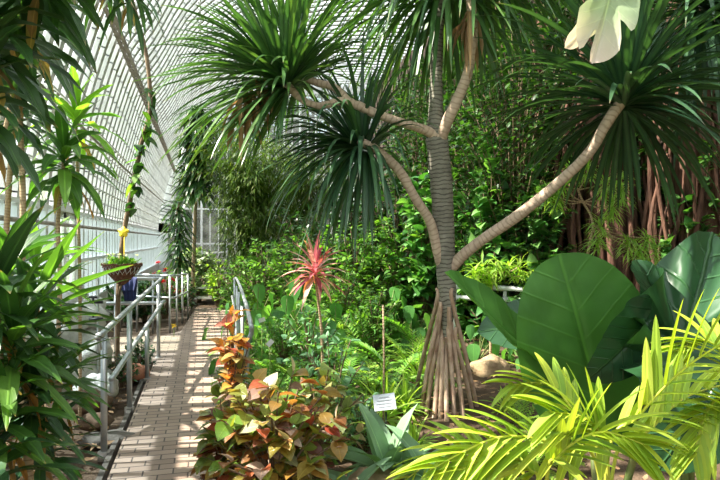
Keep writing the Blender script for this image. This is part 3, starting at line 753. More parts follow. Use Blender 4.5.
# ---- pink cordyline
g = G(322, 5.9)
cd = thing('pink_cordyline', 'slender cordyline with a spiky head of pink and red leaves above the ferns', 'plant', g)
mb = MB(); tube(mb, [g+V((0, 0, -.05)), Q(322, 340, 5.9), Q(318, 300, 5.9), Q(315, 272, 5.9)], [.016, .013, .011], 8, 4, .05); mb.build('stem', M['cane'], cd)
mb = MB(); c = Q(315, 270, 5.9)
for k in range(46):
    t = k/46; d = rdir(75-85*t-10, 75-85*t+10, k*2.39996); leaf(mb, c-V((0, 0, .1*t)), d, .42*R.uniform(.75, 1.1), .05, 'lance', 1.1, .35)
mb.build('foliage', M['cord'], cd)

# ---- understory: protos then copies
def scatter(proto, rows, name=None):
    for (px, Z, sc, lab, *grp) in rows:
        place(proto, G(px, Z, grp[1] if len(grp) > 1 else 0), R.uniform(0, 6.28), sc, lab, grp[0] if grp else None, (R.uniform(-.06, .06), R.uniform(-.06, .06)))
    done(proto)
fern = mk_fern('fern', 'x', 'fern', 15, .85, 17, .17, .03, 'fern')
scatter(fern, [
    (300, 5.2, .85, 'bright fern with arching fronds directly behind the olive copper leaf shrub'),
    (275, 6.1, .9, 'fern with feathery fronds beside the nearer white plant tag'),
    (345, 6.4, 1., 'large fern with arching fronds behind the tan cane, left of the stilt roots'),
    (395, 6.6, 1., 'fern with wide fronds touching the left side of the stilt roots'),
    (300, 7.2, 1., 'fern below the pink cordyline head'),
    (366, 7.8, 1.1, 'fern in the middle of the bed below the lower screw pine head', 'ferns in the middle of the bed'),
    (420, 8.0, 1.1, 'fern beyond the stilt roots on their left side'),
    (262, 8.2, 1., 'fern growing against the right handrail at its far half'),
    (322, 9.0, 1.1, 'fern in the shade behind the pink cordyline'),
    (425, 6.0, .55, 'small fern nestled against the foot of the stilt roots'),
])
fl = mk_fern('fern', 'x', 'fern', 18, .5, 13, .1, .024, 'bush_yellow', 1.2, (20, 80))
scatter(fl, [
    (522, 5.0, .8, 'small light green fern right of the tan rock'),
    (535, 4.2, .75, 'small light green fern below the folded elephant ear leaf'),
    (412, 7.2, 1.2, 'light green fern in sun left of the screw pine trunk'),
    (372, 6.0, 1., 'light green fern in sun right beside the tan cane, behind it'),
    (345, 8.4, 1.3, 'light green fern in sun below the drooping lower screw pine head'),
    (305, 6.0, 1., 'light green fern among the blue green shrubs'),
    (330, 5.2, .9, 'light green fern in sun in front of the pink cordyline stem'),
    (440, 7.5, 1., 'light green fern directly behind the stilt roots'),
])
sr = mk_rosette('strap_leaf_plant', 'x', 'plant', 42, .46, .045, 'bush_yellow', 'lance', (10, 85), 1.0, fold=.35)
scatter(sr, [
    (385, 5.3, 1., 'yellow green strap leaved clump in sun around the foot of the tan cane'),
    (365, 4.9, .8, 'yellow green strap leaved clump left of the label plate'),
    (405, 5.6, .8, 'yellow green strap leaved clump close to the left stilt roots'),
    (345, 7.0, .9, 'yellow green strap leaved clump behind the pink cordyline stem'),
    (505, 5.6, .6, 'grassy strap leaved clump beside the tan rock'),
    (415, 4.6, .6, 'small yellow green strap leaved clump in front of the stilt roots'),
    (300, 5.6, .8, 'yellow green strap leaved clump between the blue green shrubs'),
    (420, 6.6, .9, 'yellow green strap leaved clump left behind the stilt roots'),
    (282, 7.6, .9, 'yellow green strap leaved clump halfway along the right handrail'),
    (540, 6.2, .7, 'yellow green strap leaved clump in front of the white pipe rail'),
])
bl = mk_bush('blue_green_shrub', 'x', 'shrub', .95, .35, 30, 12, .085, .06, 'blue_bush', 'ovate4', .6)
scatter(bl, [
    (335, 4.5, .95, 'blue green small leaved shrub behind the olive copper leaf shrub'),
    (312, 6.3, 1.0, 'blue green small leaved shrub around the pink cordyline stem'),
    (362, 4.35, .5, 'low blue green shrub just left of the label plate'),
])
ph = mk_rosette('philodendron', 'x', 'plant', 38, .24, .16, 'philo', 'heart', (0, 80), .9, 0, None, .15, .55, .05)
scatter(ph, [
    (262, 7.0, 1., 'broad leaved philodendron leaning on the right handrail halfway along'),
    (284, 8.4, 1.2, 'broad leaved philodendron left of the pink cordyline head'),
    (256, 9.6, 1.3, 'broad leaved philodendron near the far end of the right handrail'),
    (300, 10.2, 1.4, 'tall broad leaved philodendron in front of the bamboo'),
    (335, 8.0, 1.1, 'broad leaved philodendron right of the pink cordyline'),
    (385, 9.2, 1.3, 'broad leaved philodendron between the fern bed and the white pipe rail'),
    (412, 8.6, 1., 'broad leaved philodendron just left of the screw pine trunk'),
    (530, 7.2, .8, 'broad leaved philodendron in front of the white pipe rail'),
    (478, 7.8, .9, 'broad leaved philodendron behind the screw pine trunk on its right side'),
])
bs = mk_bush('leafy_shrub', 'x', 'shrub', 1.6, .8, 60, 22, .13, .07, 'bush', 'ovate4', .7, bottom=.1)
scatter(bs, [
    (305, 11.2, 1.1, 'rounded leafy shrub between the bamboo and the bed'),
    (355, 10.5, 1.2, 'leafy shrub behind the middle of the fern bed', 'leafy shrubs behind the fern bed'),
    (345, 9.0, .75, 'low leafy shrub behind the strap leaved clump and cordyline'),
    (405, 10.2, 1.3, 'leafy shrub seen just left of the screw pine trunk', 'leafy shrubs behind the fern bed'),
    (262, 12.2, 1., 'leafy shrub at the foot of the bamboo'),
    (240, 13.2, .75, 'leafy shrub at the far end of the right handrail'),
    (285, 6.9, .45, 'low leafy shrub at the bed edge behind the far white tag'),
    (245, 6.3, .35, 'small leafy shrub squeezed behind the right handrail'),
    (375, 8.2, .6, 'low leafy shrub under the drooping lower screw pine head'),
])
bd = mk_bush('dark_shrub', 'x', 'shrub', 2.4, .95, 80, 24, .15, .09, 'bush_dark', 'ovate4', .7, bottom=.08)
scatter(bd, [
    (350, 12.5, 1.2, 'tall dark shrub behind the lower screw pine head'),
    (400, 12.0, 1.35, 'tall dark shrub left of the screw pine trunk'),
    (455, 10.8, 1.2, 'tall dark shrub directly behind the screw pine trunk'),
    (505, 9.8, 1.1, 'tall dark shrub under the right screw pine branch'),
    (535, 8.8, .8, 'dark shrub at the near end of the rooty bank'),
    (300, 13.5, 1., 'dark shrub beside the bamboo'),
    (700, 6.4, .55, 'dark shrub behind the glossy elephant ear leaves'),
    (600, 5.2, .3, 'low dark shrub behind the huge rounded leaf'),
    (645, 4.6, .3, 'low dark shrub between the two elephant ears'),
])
cl = mk_bush('climbing_philodendron', 'x', 'shrub', 3.0, .7, 70, 12, .22, .17, 'philo', 'heart', .9, bottom=.05)
scatter(cl, [
    (490, 9.0, 1., 'mound of heart shaped leaves right of the screw pine trunk'),
    (545, 8.6, .85, 'heart leaved climber on the left side of the rooty bank'),
    (425, 9.8, .95, 'heart leaved climber behind the screw pine trunk on the left'),
    (680, 8.0, .7, 'heart leaved climber on the rooty bank near the right edge'),
])
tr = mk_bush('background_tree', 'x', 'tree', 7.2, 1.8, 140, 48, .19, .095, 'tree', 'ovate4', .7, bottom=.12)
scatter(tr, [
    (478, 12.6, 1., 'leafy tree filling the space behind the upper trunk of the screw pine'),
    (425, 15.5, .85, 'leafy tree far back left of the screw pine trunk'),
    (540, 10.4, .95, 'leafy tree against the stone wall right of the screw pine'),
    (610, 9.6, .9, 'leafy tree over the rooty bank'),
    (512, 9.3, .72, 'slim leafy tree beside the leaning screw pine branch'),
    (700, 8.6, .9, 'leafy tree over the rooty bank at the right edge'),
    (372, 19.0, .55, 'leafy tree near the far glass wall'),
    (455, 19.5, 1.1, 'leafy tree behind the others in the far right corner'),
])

# ---- fig trunk with aerial roots
def rooty(label, px, Z, w, n, yt):
    g = G(px, Z); root = thing('fig_trunk', label, 'tree', g)
    mb = MB(); tube(mb, [g+V((0, 0, -.1)), g+V((.1, 0, 2)), g+V((0, .1, 4)), g+V((.1, 0, 6.5))], [w*.75, w*.5, w*.45, w*.35], 14, 5, .1); mb.build('trunk', M['roots_red'], root)
    for k in range(n):
        a = R.uniform(0, 2*pi); r0 = w*R.uniform(.55, 1.25); x = RT*(r0*cos(a))+FW*(-abs(r0*.6*sin(a)))
        h = R.uniform(1.6, 4.2); j = RT*R.uniform(-.12, .12)
        mb = MB(); tube(mb, [g+x*1.15+V((0, 0, -.1)), g+x+j+V((0, 0, h*.3)), g+x*.85-j+V((0, 0, h*.65)), g+x*.6+V((0, 0, h))], [R.uniform(.03, .09), R.uniform(.02, .06), .03, .02], 7, 4, .15)
        mb.build('aerial_root', M['roots_red'], root)
rooty('thick reddish brown fig trunk wrapped in aerial roots right of the leaning branch', 605, 8.7, .75, 34, 0)
rooty('reddish brown fig trunk with hanging roots at the right edge behind glossy leaves', 690, 8.1, .6, 26, 0)
rooty('slim brown rooty trunk in the shade behind the right screw pine branch', 545, 9.6, .35, 12, 0)

# ---- ivy on the stone wall
mb = MB()
for k in range(9000):
    y = R.uniform(5, 28); z = R.uniform(0, 9)**1.0
    if mnoise.noise(V((y*.5, z*.5, 7))) < -.12: continue
    leaf(mb, V((XR-.15-R.uniform(0, .25), y, z)), V((-.6, R.uniform(-1, 1), R.uniform(-1, .3))), R.uniform(.12, .24), R.uniform(.09, .17), 'ovate4', .5, .2)
tag(mb.build('ivy', M['bush_dark'], uvs=True), 'dense dark ivy covering the stone wall behind the trees', 'ivy', kind='stuff')

# ---- narrow leaved shrub (right)
def feather(label, name, trunkpts, tips, n, L, W, mat, rad=.018):
    g = V(trunkpts[0]); g.z = 0
    root = thing(name, label, 'shrub', g); mb = MB(); tube(mb, trunkpts, [rad, rad*.7, rad*.6], 7, 5, .06); mb.build('trunk', M['cane'], root)
    fo = MB(); bm_ = MB()
    for (q, att) in tips:
        a = trunkpts[att]; mid = a.lerp(q, .5)+V((0, 0, -.04))
        tube(bm_, [a, mid, q], [.008, .006], 5, 4)
        for k in range(n):
            d = rdir(-20, 80, k*2.39996); leaf(fo, q+V((0, 0, R.uniform(-.12, .04))), d, L*R.uniform(.7, 1.15), W*1.5, 'thin3', 1.1, .3)
    bm_.build('branch', M['cane'], root); fo.build('foliage', M[mat], root)
T = [G(583, 6.5, -.05), Q(585, 275, 6.5), Q(593, 225, 6.5), Q(583, 202, 6.5), Q(578, 190, 6.5)]
tips = [((562, 182, 6.4), 3), ((588, 168, 6.5), 4), ((606, 182, 6.5), 3), ((573, 168, 6.6), 4), ((622, 190, 6.5), 3), ((600, 222, 6.4), 2), ((556, 198, 6.5), 3), ((612, 206, 6.6), 3), ((628, 240, 6.4), 2), ((648, 238, 6.5), 2), ((640, 250, 6.4), 2), ((620, 172, 6.7), 4), ((548, 190, 6.5), 3), ((655, 250, 6.5), 2), ((598, 240, 6.3), 2)]
feather('thin branching shrub with tufts of narrow bright green leaves before the rooty trunk', 'narrow_leaf_shrub', T, [(Q(*a), b) for a, b in tips], 44, .24, .013, 'feather')
T = [G(490, 7.0, -.05), Q(492, 285, 7.0), Q(496, 272, 7.0)]
feather('low tufted shrub with narrow yellow green leaves in sun right of the screw pine trunk', 'narrow_leaf_shrub', T, [(Q(*a), 2) for a in ((482, 266, 7), (496, 262, 7), (508, 268, 7), (520, 266, 7.1), (474, 272, 6.9), (490, 278, 6.8), (530, 274, 7.1))], 34, .22, .02, 'bush_yellow')

# ---- bamboo
def bamboo(label, px, Z, n, h, per, LL, rad):
    g = G(px, Z); root = thing('bamboo', label, 'bamboo', g); fo = MB()
    for k in range(n):
        b = g+RT*R.uniform(-rad, rad)*.5+FW*R.uniform(-rad, rad)*.5; lean = RT*R.uniform(-1, 1)*rad+FW*R.uniform(-1, 1)*rad
        hh = h*R.uniform(.75, 1.05); pts = catmull([b+V((0, 0, -.05)), b+lean*.3+V((0, 0, hh*.6)), b+lean*1.1+V((0, 0, hh))], 8)
        mb = MB(); tube(mb, pts, [.022, .016, .005], 6); mb.build('culm', M['stem'], root)
        for j in range(per):
            t = R.uniform(.25, 1); x = t*(len(pts)-1); i = min(int(x), len(pts)-2); p = pts[i].lerp(pts[i+1], x-i)
            d0 = rdir(-10, 40); q = p+d0*R.uniform(.1, .6)
            for q_ in range(3): leaf(fo, q, d0+rdir(-60, 10)*.8, LL*R.uniform(.7, 1.1), .022, 'thin3', .8, .1)
    fo.build('foliage', M['bamboo'], root)
bamboo('clump of feathery yellow green bamboo beyond the far end of the path', 250, 14.5, 16, 4.1, 330, .24, .8)
bamboo('second clump of feathery bamboo right behind the first', 292, 16.5, 14, 4.0, 300, .24, .9)

# ---- tall drooping dracaena by the end of the path
def column(label, px, Z, px2, z0, z1, n, L, W, mat='corn_dark'):
    g = G(px, Z); root = thing('dracaena', label, 'plant', g); t = G(px2, Z, z1)
    mb = MB(); tube(mb, [g+V((0, 0, -.05)), g.lerp(t, .5)+V((0, .1, 0)), t], [.05, .04, .03], 8, 5, .05); mb.build('stem', M['cane'], root)
    fo = MB()
    for k in range(n):
        q = g.lerp(t, (z0+(z1-z0)*k/n)/z1); leaf(fo, q, rdir(0, 55, k*2.39996), L*R.uniform(.7, 1.1), W, 'strap', 1.9, .3)
    fo.build('foliage', M[mat], root)
column('tall dracaena column of drooping dark leaves left of the far glass wall', 192, 15.0, 199, 2.7, 4.9, 330, .85, .1)
column('shorter drooping dracaena in front of the tall column beside the guard rail', 180, 14.0, 178, 1.0, 2.5, 130, .6, .07)

# ---- stepped white shelves with variegated plants at the end of the path
g = G(202, 15.6)
sh = thing('plant_stand', 'low stepped stand of white boards at the far end of the path', 'stand', g)
for k in range(3):
    mb = MB(); a = G(186-k, 15.4+.25*k, .12+.24*k); b = G(218, 15.4+.25*k, .12+.24*k); beam(mb, a, b, .2, .05); mb.build('shelf', M['board'], sh, smooth=False)
for px in (187, 217):
    mb = MB(); a = G(px, 15.35, -.05); b = G(px, 15.95, -.05); beam(mb, a+V((0, 0, .05)), b+V((0, 0, .55)), .06, .12); mb.build('side', M['board'], sh, smooth=False)
vb = mk_bush('variegated_plant', 'x', 'plant', .75, .32, 26, 10, .15, .1, 'vari', 'ovate', .8)
for (px, Z, sc, lab, z) in ((193, 15.9, 1.2, 'bushy cream and green plant on the stepped stand, left end', .6), (207, 15.9, 1.0, 'cream and green plant on the top step of the stand, right of the bushy one', .6),
                            (199, 16.1, 1.7, 'tall cream and green plant behind the stepped stand', 0), (190, 15.45, .55, 'small cream and green plant on the lowest step of the stand', .14), (211, 15.6, .6, 'small cream and green plant at the right of the middle step', .38)):
    place(vb, G(px, Z, z), R.uniform(0, 6), sc, lab)
done(vb)
lb = mk_bush('leafy_shrub', 'bright green shrub at the right end of the stepped stand', 'shrub', 1.1, .45, 30, 12, .14, .08, 'bush_yellow'); lb.location = G(218, 14.9)

# ---- red flowering shrub behind the guard rail
g = G(165, 12.6)
rf = mk_bush('red_flowering_shrub', 'leafy shrub dotted with red flowers behind the guard rail', 'shrub', 1.05, .6, 34, 12, .1, .06, 'bush'); rf.location = g
for (px, py) in ((154, 274), (165, 270), (163, 281), (173, 280), (170, 288), (182, 291), (176, 291), (158, 262)):
    mb = MB(); c = Q(px, py, 12.1)
    for k in range(12): leaf(mb, c, rdir(-30, 70, k*2.4)-FW*.3, .07, .05, 'ovate4', .4, .2)
    o = mb.build('flower', M['red'], rf)
rb = mk_bush('leafy_shrub', 'x', 'shrub', .8, .45, 30, 12, .14, .08, 'bush_dark', bottom=.1)
for (px, Z, sc, lab) in ((128, 11.6, 1.1, 'dark leafy shrub behind the guard rail below the hanging basket'), (145, 12.0, 1.1, 'dark leafy shrub behind the guard rail beside the red flowers'),
                         (182, 13.6, 1., 'dark leafy shrub at the far corner of the guard rail'), (140, 7.4, .5, 'low dark plant between the handrail posts before the landing'), (122, 6.6, .45, 'low dark plant inside the handrail near the grey post'), (235, 14.4, 1., 'dark leafy shrub at the right end of the far path')):
    place(rb, G(px, Z), R.uniform(0, 6), sc, lab)
done(rb)
mb = MB()
for k in range(10): leaf(mb, G(174, 9.9, .18), rdir(-20, 70, k*2.4), .06, .045, 'ovate4', .4, .2)
yf = thing('yellow_flower', 'small yellow flower low beside the brick landing', 'flower', G(174, 9.9)); mb.build('petals', M['yellow'], yf)
mb = MB(); tube(mb, [G(174, 9.9, -.05), G(174, 9.9, .18)], .006, 5); mb.build('stem', M['stem'], yf)

# ---- vine wrapped pole with hanging basket
g = G(117, 7.3)
vp = thing('vine_pole', 'slender dark curved stem with climbing heart shaped leaves rising past the basket', 'vine', g)
pp = [g+V((0, 0, -.05)), Q(118, 300, 7.3), Q(122, 245, 7.3), Q(131, 195, 7.25), Q(141, 145, 7.2), Q(150, 110, 7.2), Q(147, 60, 7.2), Q(135, 10, 7.2), Q(120, -40, 7.2)]
mb = MB(); tube(mb, pp, [.03, .028, .026, .024, .02], 8, 6, .05); mb.build('stem', M['twig'], vp)
fo = MB(); fy = MB()
for (px, py, k) in ((150, 95, 4), (148, 110, 5), (144, 125, 5), (146, 135, 5), (140, 150, 6), (138, 165, 5), (134, 180, 4), (136, 190, 3), (132, 205, 2)):
    for _ in range(k): leaf(fo if R.random() < .7 else fy, Q(px+R.uniform(-4, 5), py+R.uniform(-5, 5), 7.2+R.uniform(-.08, .08)), rdir(-70, 0), R.uniform(.13, .2), R.uniform(.09, .14), 'heart', .6, .15)
fo.build('foliage', M['bush_dark'], vp); fy.build('young_foliage', M['corn_bright'], vp)

hb = thing('hanging_basket', 'cone shaped wicker basket with small white flowers held above the handrail', 'basket', Q(122, 284, 7.15))
c0 = Q(122, 264, 7.15); mb = MB()
def ringpts(c, r, n=20): return [c+V((cos(2*pi*k/n)*r, sin(2*pi*k/n)*r, 0)) for k in range(n+1)]
for k in range(26):
    t = k/25; rr = .215*(1-t)**.75+.012; z = -.24*t
    tube(mb, [p+V((0, 0, .008*sin(i*2.4+k))) for i, p in enumerate(ringpts(c0+V((0, 0, z)), rr+.006*(k % 2)))], .009, 5)
wk = mb.build('wicker_cone', M['wicker'], hb)
mb = MB()
for k in range(22):
    a = 2*pi*k/22
    for sg in (-1, 1):
        tube(mb, [c0+V((cos(a)*.228, sin(a)*.228, .01)), c0+V((cos(a+sg*.16)*.205, sin(a+sg*.16)*.205, -.07)), c0+V((cos(a+sg*.3)*.165, sin(a+sg*.3)*.165, -.12))], .003, 4)
mb.build('white_wire', M['metal_white'], hb)
mb = MB(); tube(mb, [c0+V((0, 0, -.23)), c0+V((-.02, .02, -.28)), Q(119, 296, 7.3)], .014, 6); mb.build('bracket', M['twig'], hb)
fo = MB(); fw = MB()
for k in range(260):
    d = rdir(10, 85); p = c0+V((R.uniform(-.14, .14), R.uniform(-.14, .14), -.03)); leaf(fo, p+d*R.uniform(0, .09), d, .07, .035, 'ovate4', .8, .2)
for k in range(30):
    d = rdir(20, 85); p = c0+V((R.uniform(-.14, .14), R.uniform(-.14, .14), .02))+d*.1
    if k % 2: continue
    fw = MB()
    for q in range(5): leaf(fw, p, rdir(-10, 50, q*1.25), .03, .02, 'thin3', .2, .1)
    fw.build('blossom', M['white_leaf'], hb)
tag(fo.build('foliage', M['bush'], hb))
ys = thing('flower_stake', 'yellow flower shaped card on a thin stick standing in the basket', 'stake', Q(124, 262, 7.1))
mb = MB(); tube(mb, [Q(124, 266, 7.1), Q(124.5, 237, 7.1)], .006, 5); mb.build('stick', M['yellow'], ys)
mb = MB(); c = Q(123.5, 232, 7.1); ctr = [mb.add(c-FW*.008), mb.add(c+FW*.008)]; rf_ = []; rb_ = []
for k in range(40):
    a = 2*pi*k/40; rr = .058*(1+.17*cos(5*a)); p = c+RT*(rr*cos(a+.3))+UP*(rr*sin(a+.3)); rf_.append(mb.add(p-FW*.004)); rb_.append(mb.add(p+FW*.004))
for k in range(40):
    j = (k+1) % 40; mb.face((ctr[0], rf_[k], rf_[j])); mb.face((ctr[1], rb_[j], rb_[k])); mb.face((rf_[k], rb_[k], rb_[j], rf_[j]))
mb.build('card', M['yellow'], ys)

# cloth over the rail
mb = MB(); NX, NY = 14, 14; top = Q(128, 278.6, 7.98)
for j in range(NY+1):
    for i in range(NX+1):
        u = i/NX-.5; v = j/NY
        p = top+RT*(u*.2*(1+.2*sin(v*5)))+UP*(.022-abs(v-.35)*.5)+FW*((v-.35)*.05*2.0+.012*sin(u*22+v*4)+(0.02 if v > .35 else -.02)*min(1, abs(v-.35)*10))
        mb.add(p, (u, v))
for j in range(NY):
    for i in range(NX): a = j*(NX+1)+i; mb.face((a, a+1, a+NX+2, a+NX+1))
tag(mb.build('cloth', M['bluecloth']), 'dark blue cloth hanging over the rail below the wicker basket', 'cloth')

# ---- rocks
def rock(label, c, s, mat, seed=0, rz=0, name='rock', cat='rock', group=None, rough=.28):
    mb = MB(); n1, n2 = 22, 14; ids = []
    for j in range(n2+1):
        th = pi*j/n2; row = []
        for i in range(n1):
            a = 2*pi*i/n1; d = V((sin(th)*cos(a), sin(th)*sin(a), cos(th)))
            k = 1+rough*mnoise.noise(d*1.5+V((seed, 0, 0)))+rough*.5*mnoise.noise(d*4+V((0, seed, 0)))
            row.append(mb.add((d.x*s[0]*k, d.y*s[1]*k, d.z*s[2]*k), (i/n1, j/n2)))
        ids.append(row)
    for j in range(n2):
        for i in range(n1): k = (i+1) % n1; mb.face((ids[j][i], ids[j+1][i], ids[j+1][k], ids[j][k]))
    o = mb.build(name, M[mat]); o.location = c; o.rotation_euler = (0, 0, rz); return tag(o, label, cat, group)
rock('rough tan rock on bare soil to the right of the stilt roots', G(491, 6.9, .1), (.24, .2, .16), 'tan_rock', 3)
rock('small brown rock lying beside the near handrail post', G(95, 5.2, .03), (.14, .1, .07), 'brown_rock', 5)
rock('flat brown rock at the bottom edge in front of the label', G(374, 3.85, .03), (.2, .16, .1), 'tan_rock', 6)
rock('rounded brown rock behind the near handrail post', G(88, 5.7, .06), (.2, .15, .11), 'brown_rock', 8, .3)
rock('red brown rock on the soil inside the handrail before the landing', G(136, 7.0, .05), (.16, .2, .1), 'terracotta', 9)
rock('flat grey rock on the soil next to the brick path edge', G(108, 4.9, -.02), (.2, .16, .05), 'kerb', 10)
W_ = [((70, 6.4), .15, (.36, .3, .3), 'largest whitish boulder at the base of the pale rock pile behind the corn plants'), ((54, 6.6), .12, (.3, .3, .26), 'whitish boulder at the left foot of the pale rock pile'),
      ((92, 6.5), .35, (.24, .22, .24), 'whitish boulder on the right side of the pale rock pile below the tap'), ((62, 6.5), .58, (.3, .25, .24), 'whitish boulder in the middle of the pale rock pile'),
      ((86, 6.6), .76, (.22, .2, .2), 'round whitish boulder near the top of the pale rock pile'), ((72, 6.7), .95, (.2, .18, .17), 'topmost whitish boulder of the pale rock pile'), ((97, 5.9), .1, (.2, .2, .17), 'low whitish boulder nearest the handrail post')]
for k, ((px, Z), z, s, lab) in enumerate(W_): rock(lab, G(px, Z, z), s, 'white_rock', 20+k, k, 'boulder', 'boulder', None, .4)
tp = thing('tap', 'grey garden tap with black handles on an upright pipe beside the pale rocks', 'tap', G(98, 6.3))
mb = MB(); tube(mb, [G(98, 6.3, -.05), Q(98, 290, 6.3), Q(97, 278, 6.3), Q(93, 273, 6.3)], .012, 8, 3); mb.build('pipe', M['metal'], tp)
for py in (302, 319):
    mb = MB(); c = Q(98, py, 6.28); tube(mb, [c-RT*.09, c+RT*.05], .017, 8); tube(mb, [c-RT*.05, c-RT*.05+V((0, 0, .05))], .012, 6); tube(mb, [c-RT*.09+V((0, 0, .05)), c-RT*.01+V((0, 0, .05))], .012, 6); mb.build('valve', M['black'], tp)

# ---- corn plants, left
def cornplant(label, canes, crowns, mat, L, W, n, droop=1.5, name='corn_plant', el=(-15, 80), rad=.022, up_=None):
    c0 = canes[0][0]; root = thing(name, label, 'plant', V((c0.x, c0.y, 0)))
    for c in canes: mb = MB(); tube(mb, c, [rad*1.1, rad, rad*.85], 10, 5, .04); mb.build('cane', M['cane'], root)
    for ci, (q, s) in enumerate(crowns):
        fo = MB()
        for k in range(n):
            t = (k+.5)/n; e = el[1]-(el[1]-el[0])*t; d = rdir(e-8, e+8, k*2.39996)
            leaf(fo, q-V((0, 0, .22*t*s)), d, L*s*R.uniform(.75, 1.1), W*s, 'lance', droop*R.uniform(.7, 1.2), .25, wave=.08, roll=R.uniform(-.3, .3))
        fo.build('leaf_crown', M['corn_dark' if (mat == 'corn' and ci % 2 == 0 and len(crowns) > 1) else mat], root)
        fo = MB()
        for k in range(2 if 'dark' in mat else 4): leaf(fo, q-V((0, 0, .24*s)), rdir(-50, 0), L*s*R.uniform(.4, .75), W*.5*s, 'lance', 2.2, .6, wave=.2)
        fo.build('dead_foliage', M['orange_dead'], root)
cornplant('tall corn plant with two bare tan canes at the left edge', [[G(22, 4.6, -.05), Q(22, 300, 4.6), Q(23, 200, 4.6), Q(20, 110, 4.6), Q(24, 30, 4.6)], [G(8, 4.8, -.05), Q(5, 300, 4.8), Q(7, 220, 4.8), Q(12, 120, 4.8), Q(2, 40, 4.8)]],
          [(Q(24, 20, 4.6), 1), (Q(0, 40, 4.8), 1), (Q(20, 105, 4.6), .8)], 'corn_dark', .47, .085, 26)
cornplant('corn plant with a drooping leaf head before the glass, third cane from the left', [[G(60, 4.9, -.05), Q(58, 350, 4.9), Q(60, 280, 4.9), Q(58, 220, 4.9), Q(64, 160, 4.9)]],
          [(Q(64, 152, 4.9), 1)], 'corn', .55, .1, 34, 1.6, rad=.018)
cornplant('bright young corn plant head glowing against the white glass', [[G(80, 5.4, -.05), Q(80, 300, 5.4), Q(78, 200, 5.4), Q(76, 118, 5.4)]], [(Q(76, 112, 5.4), 1), (Q(35, 262, 5.3), 1.25)], 'corn_bright', .5, .1, 22, 1.2, rad=.014)
cornplant('dark corn plant overhanging the top left corner close to the camera', [[G(-90, 2.3, -.05), Q(-80, 200, 2.3), Q(-30, 60, 2.3), Q(-10, 10, 2.3)], [G(-92, 2.3, -.05), Q(-90, 150, 2.2), Q(-60, -40, 2.2), Q(0, -60, 2.2), Q(40, -70, 2.3)]],
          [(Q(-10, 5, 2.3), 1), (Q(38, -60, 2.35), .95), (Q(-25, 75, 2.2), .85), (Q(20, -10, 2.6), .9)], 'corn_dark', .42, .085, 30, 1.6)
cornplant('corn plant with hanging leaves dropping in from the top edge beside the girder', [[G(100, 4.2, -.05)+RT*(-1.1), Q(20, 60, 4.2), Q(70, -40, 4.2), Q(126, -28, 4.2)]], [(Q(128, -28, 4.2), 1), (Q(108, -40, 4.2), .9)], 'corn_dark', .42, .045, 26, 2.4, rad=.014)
cornplant('dense low corn plant filling the lower left corner', [[G(0, 2.9, -.05), Q(0, 400, 2.9), Q(-5, 300, 2.9)], [G(30, 3.0, -.05), Q(28, 420, 3.0), Q(30, 370, 3.0)]],
          [(Q(-5, 285, 2.9), 1), (Q(12, 330, 2.9), .95), (Q(32, 385, 3.0), .8), (Q(0, 400, 2.8), .9), (Q(-10, 460, 2.7), .9)], 'corn', .48, .085, 28, 1.1)
cornplant('glossy green corn plant leaning its long leaves towards the handrail', [[G(45, 3.6, -.05), Q(40, 400, 3.6), Q(35, 320, 3.55)], [G(40, 3.5, -.05), Q(56, 420, 3.5), Q(58, 380, 3.5)]],
          [(Q(33, 312, 3.5), 1.05), (Q(58, 372, 3.5), .75), (Q(40, 440, 3.3), .7), (Q(8, 262, 3.6), 1.)], 'corn', .56, .085, 26, .9, el=(-5, 60))

# ---- trees standing outside beyond the far glass wall
ot = mk_bush('outside_tree', 'x', 'tree', 11, 3.2, 90, 40, .6, .35, 'tree', 'ovate4', .7, bottom=.05)
for k, (x, y, sc_) in enumerate(((-3, 37, 1.), (0, 38, 1.1), (3.5, 37, 1.15), (7, 38, 1.2), (-6, 36, .8), (10.5, 37, 1.1))):
    place(ot, V((x, y, -.4)), k*1.3, sc_, 'dark green tree standing outside beyond the far glass wall', 'trees outside the far glass wall')
done(ot)

lp2 = [o for o in bpy.data.objects if o.get('label', '').startswith('glossy green corn plant leaning')][0]
for (x0, y0, x1, y1, Z) in ((38, 305, 128, 263, 3.4), (45, 312, 126, 277, 3.35), (40, 300, 100, 232, 3.45), (48, 318, 112, 296, 3.3), (55, 330, 118, 318, 3.3), (35, 300, 78, 222, 3.5), (60, 375, 108, 352, 3.3), (60, 380, 100, 395, 3.3)):
    a_, b_ = Q(x0, y0, Z), Q(x1, y1, Z); mb = MB(); L_ = (b_-a_).length*1.06
    leaf(mb, a_, (b_-a_)+UP*L_*.12, L_, .085, 'lance', .28, .25, wave=.05, roll=R.uniform(-.5, .2)); mb.build('leaf', M['corn'], lp2)

# ---- fallen leaves on the bed
mb = MB()
for k in range(1500):
    x = R.choice([R.uniform(-1.85, -.75), R.uniform(.7, 5)]); y = R.uniform(3, 10)
    if x < 0 and y > ZL0-.2: continue
    leaf(mb, V((x, y, .0+.18*max(0, min(1, (x-1.2)/3.0)))), rdir(-5, 15), R.uniform(.05, .13), R.uniform(.02, .05), 'ovate4', .2, .2, roll=R.uniform(-.5, .5))
tag(mb.build('leaf_litter', M['dead']), 'dry brown leaf litter scattered on the soil beds', 'leaf litter', kind='stuff')

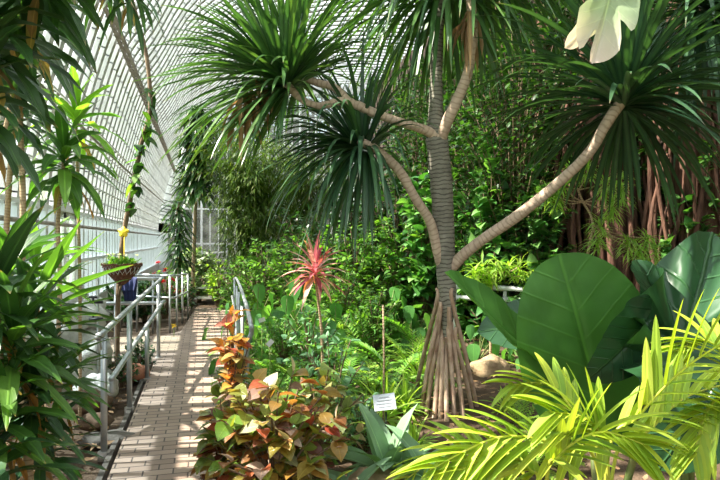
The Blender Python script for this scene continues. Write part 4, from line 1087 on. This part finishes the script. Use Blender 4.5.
# ---- pale dying split leaf hanging at the top
g = G(840, 3.6)
ml = thing('split_leaf_climber', 'pale dying split leaf with pinkish tip hanging down at the top edge', 'vine', g)
stalk(ml, [G(840, 3.6, -.05), Q(840, 240, 3.6), Q(830, -120, 3.6), Q(700, -130, 3.3), Q(630, -60, 3.1), Q(612, -12, 3.0)], (.03, .01))
big_leaf(ml, Q(612, -10, 3.0), Q(596, 60, 2.95), TOCAM+V((0, 0, .3)), .62, 'monst', BROAD, .3, .05, .15, splits=7)
big_leaf(ml, Q(614, -12, 3.02), Q(576, 52, 3.05), TOCAM+V((.9, 0, .3)), .4, 'monst', BROAD, .1, .03, .2)

# ------------------------------------------------------------ camera, light
cam = bpy.data.cameras.new('camera'); co = bpy.data.objects.new('camera', cam); COL.objects.link(co)
cam.sensor_width = 36; cam.lens = 30; cam.clip_start = .05; cam.clip_end = 300
co.location = (0, 0, EYE); co.rotation_euler = (radians(90), 0, -YAW)
bpy.context.scene.camera = co
sun = bpy.data.lights.new('sun', 'SUN'); sun.energy = 27.0; sun.angle = radians(.9); sun.color = (1, .93, .8)
so = bpy.data.objects.new('sun', sun); COL.objects.link(so)
so.rotation_euler = V((-.66, .10, .74)).normalized().to_track_quat('Z', 'Y').to_euler()
w = bpy.data.worlds.new('world'); bpy.context.scene.world = w; w.use_nodes = True; nt = w.node_tree; nt.nodes.clear()
tc = nt.nodes.new('ShaderNodeTexCoord'); sep = nt.nodes.new('ShaderNodeSeparateXYZ'); nt.links.new(tc.outputs['Generated'], sep.inputs[0])
rp = ramp(nt, [(.0, (.12, .18, .1)), (.03, (.22, .3, .26)), (.14, (.86, .92, .98)), (.4, (.92, .95, 1.0)), (1, (.72, .84, 1.))]); nt.links.new(sep.outputs[2], rp.inputs[0])
bg = nt.nodes.new('ShaderNodeBackground'); bg.inputs[1].default_value = 1.55; nt.links.new(rp.outputs[0], bg.inputs[0])
ow = nt.nodes.new('ShaderNodeOutputWorld'); nt.links.new(bg.outputs[0], ow.inputs[0])
sc = bpy.context.scene
sc.view_settings.view_transform = 'Standard'; sc.view_settings.look = 'None'; sc.view_settings.exposure = 0.08
sc.cycles.max_bounces = 8; sc.cycles.transparent_max_bounces = 12; sc.cycles.transmission_bounces = 5; sc.cycles.diffuse_bounces = 4
sc.cycles.sample_clamp_indirect = 6; sc.cycles.caustics_reflective = False; sc.cycles.caustics_refractive = False
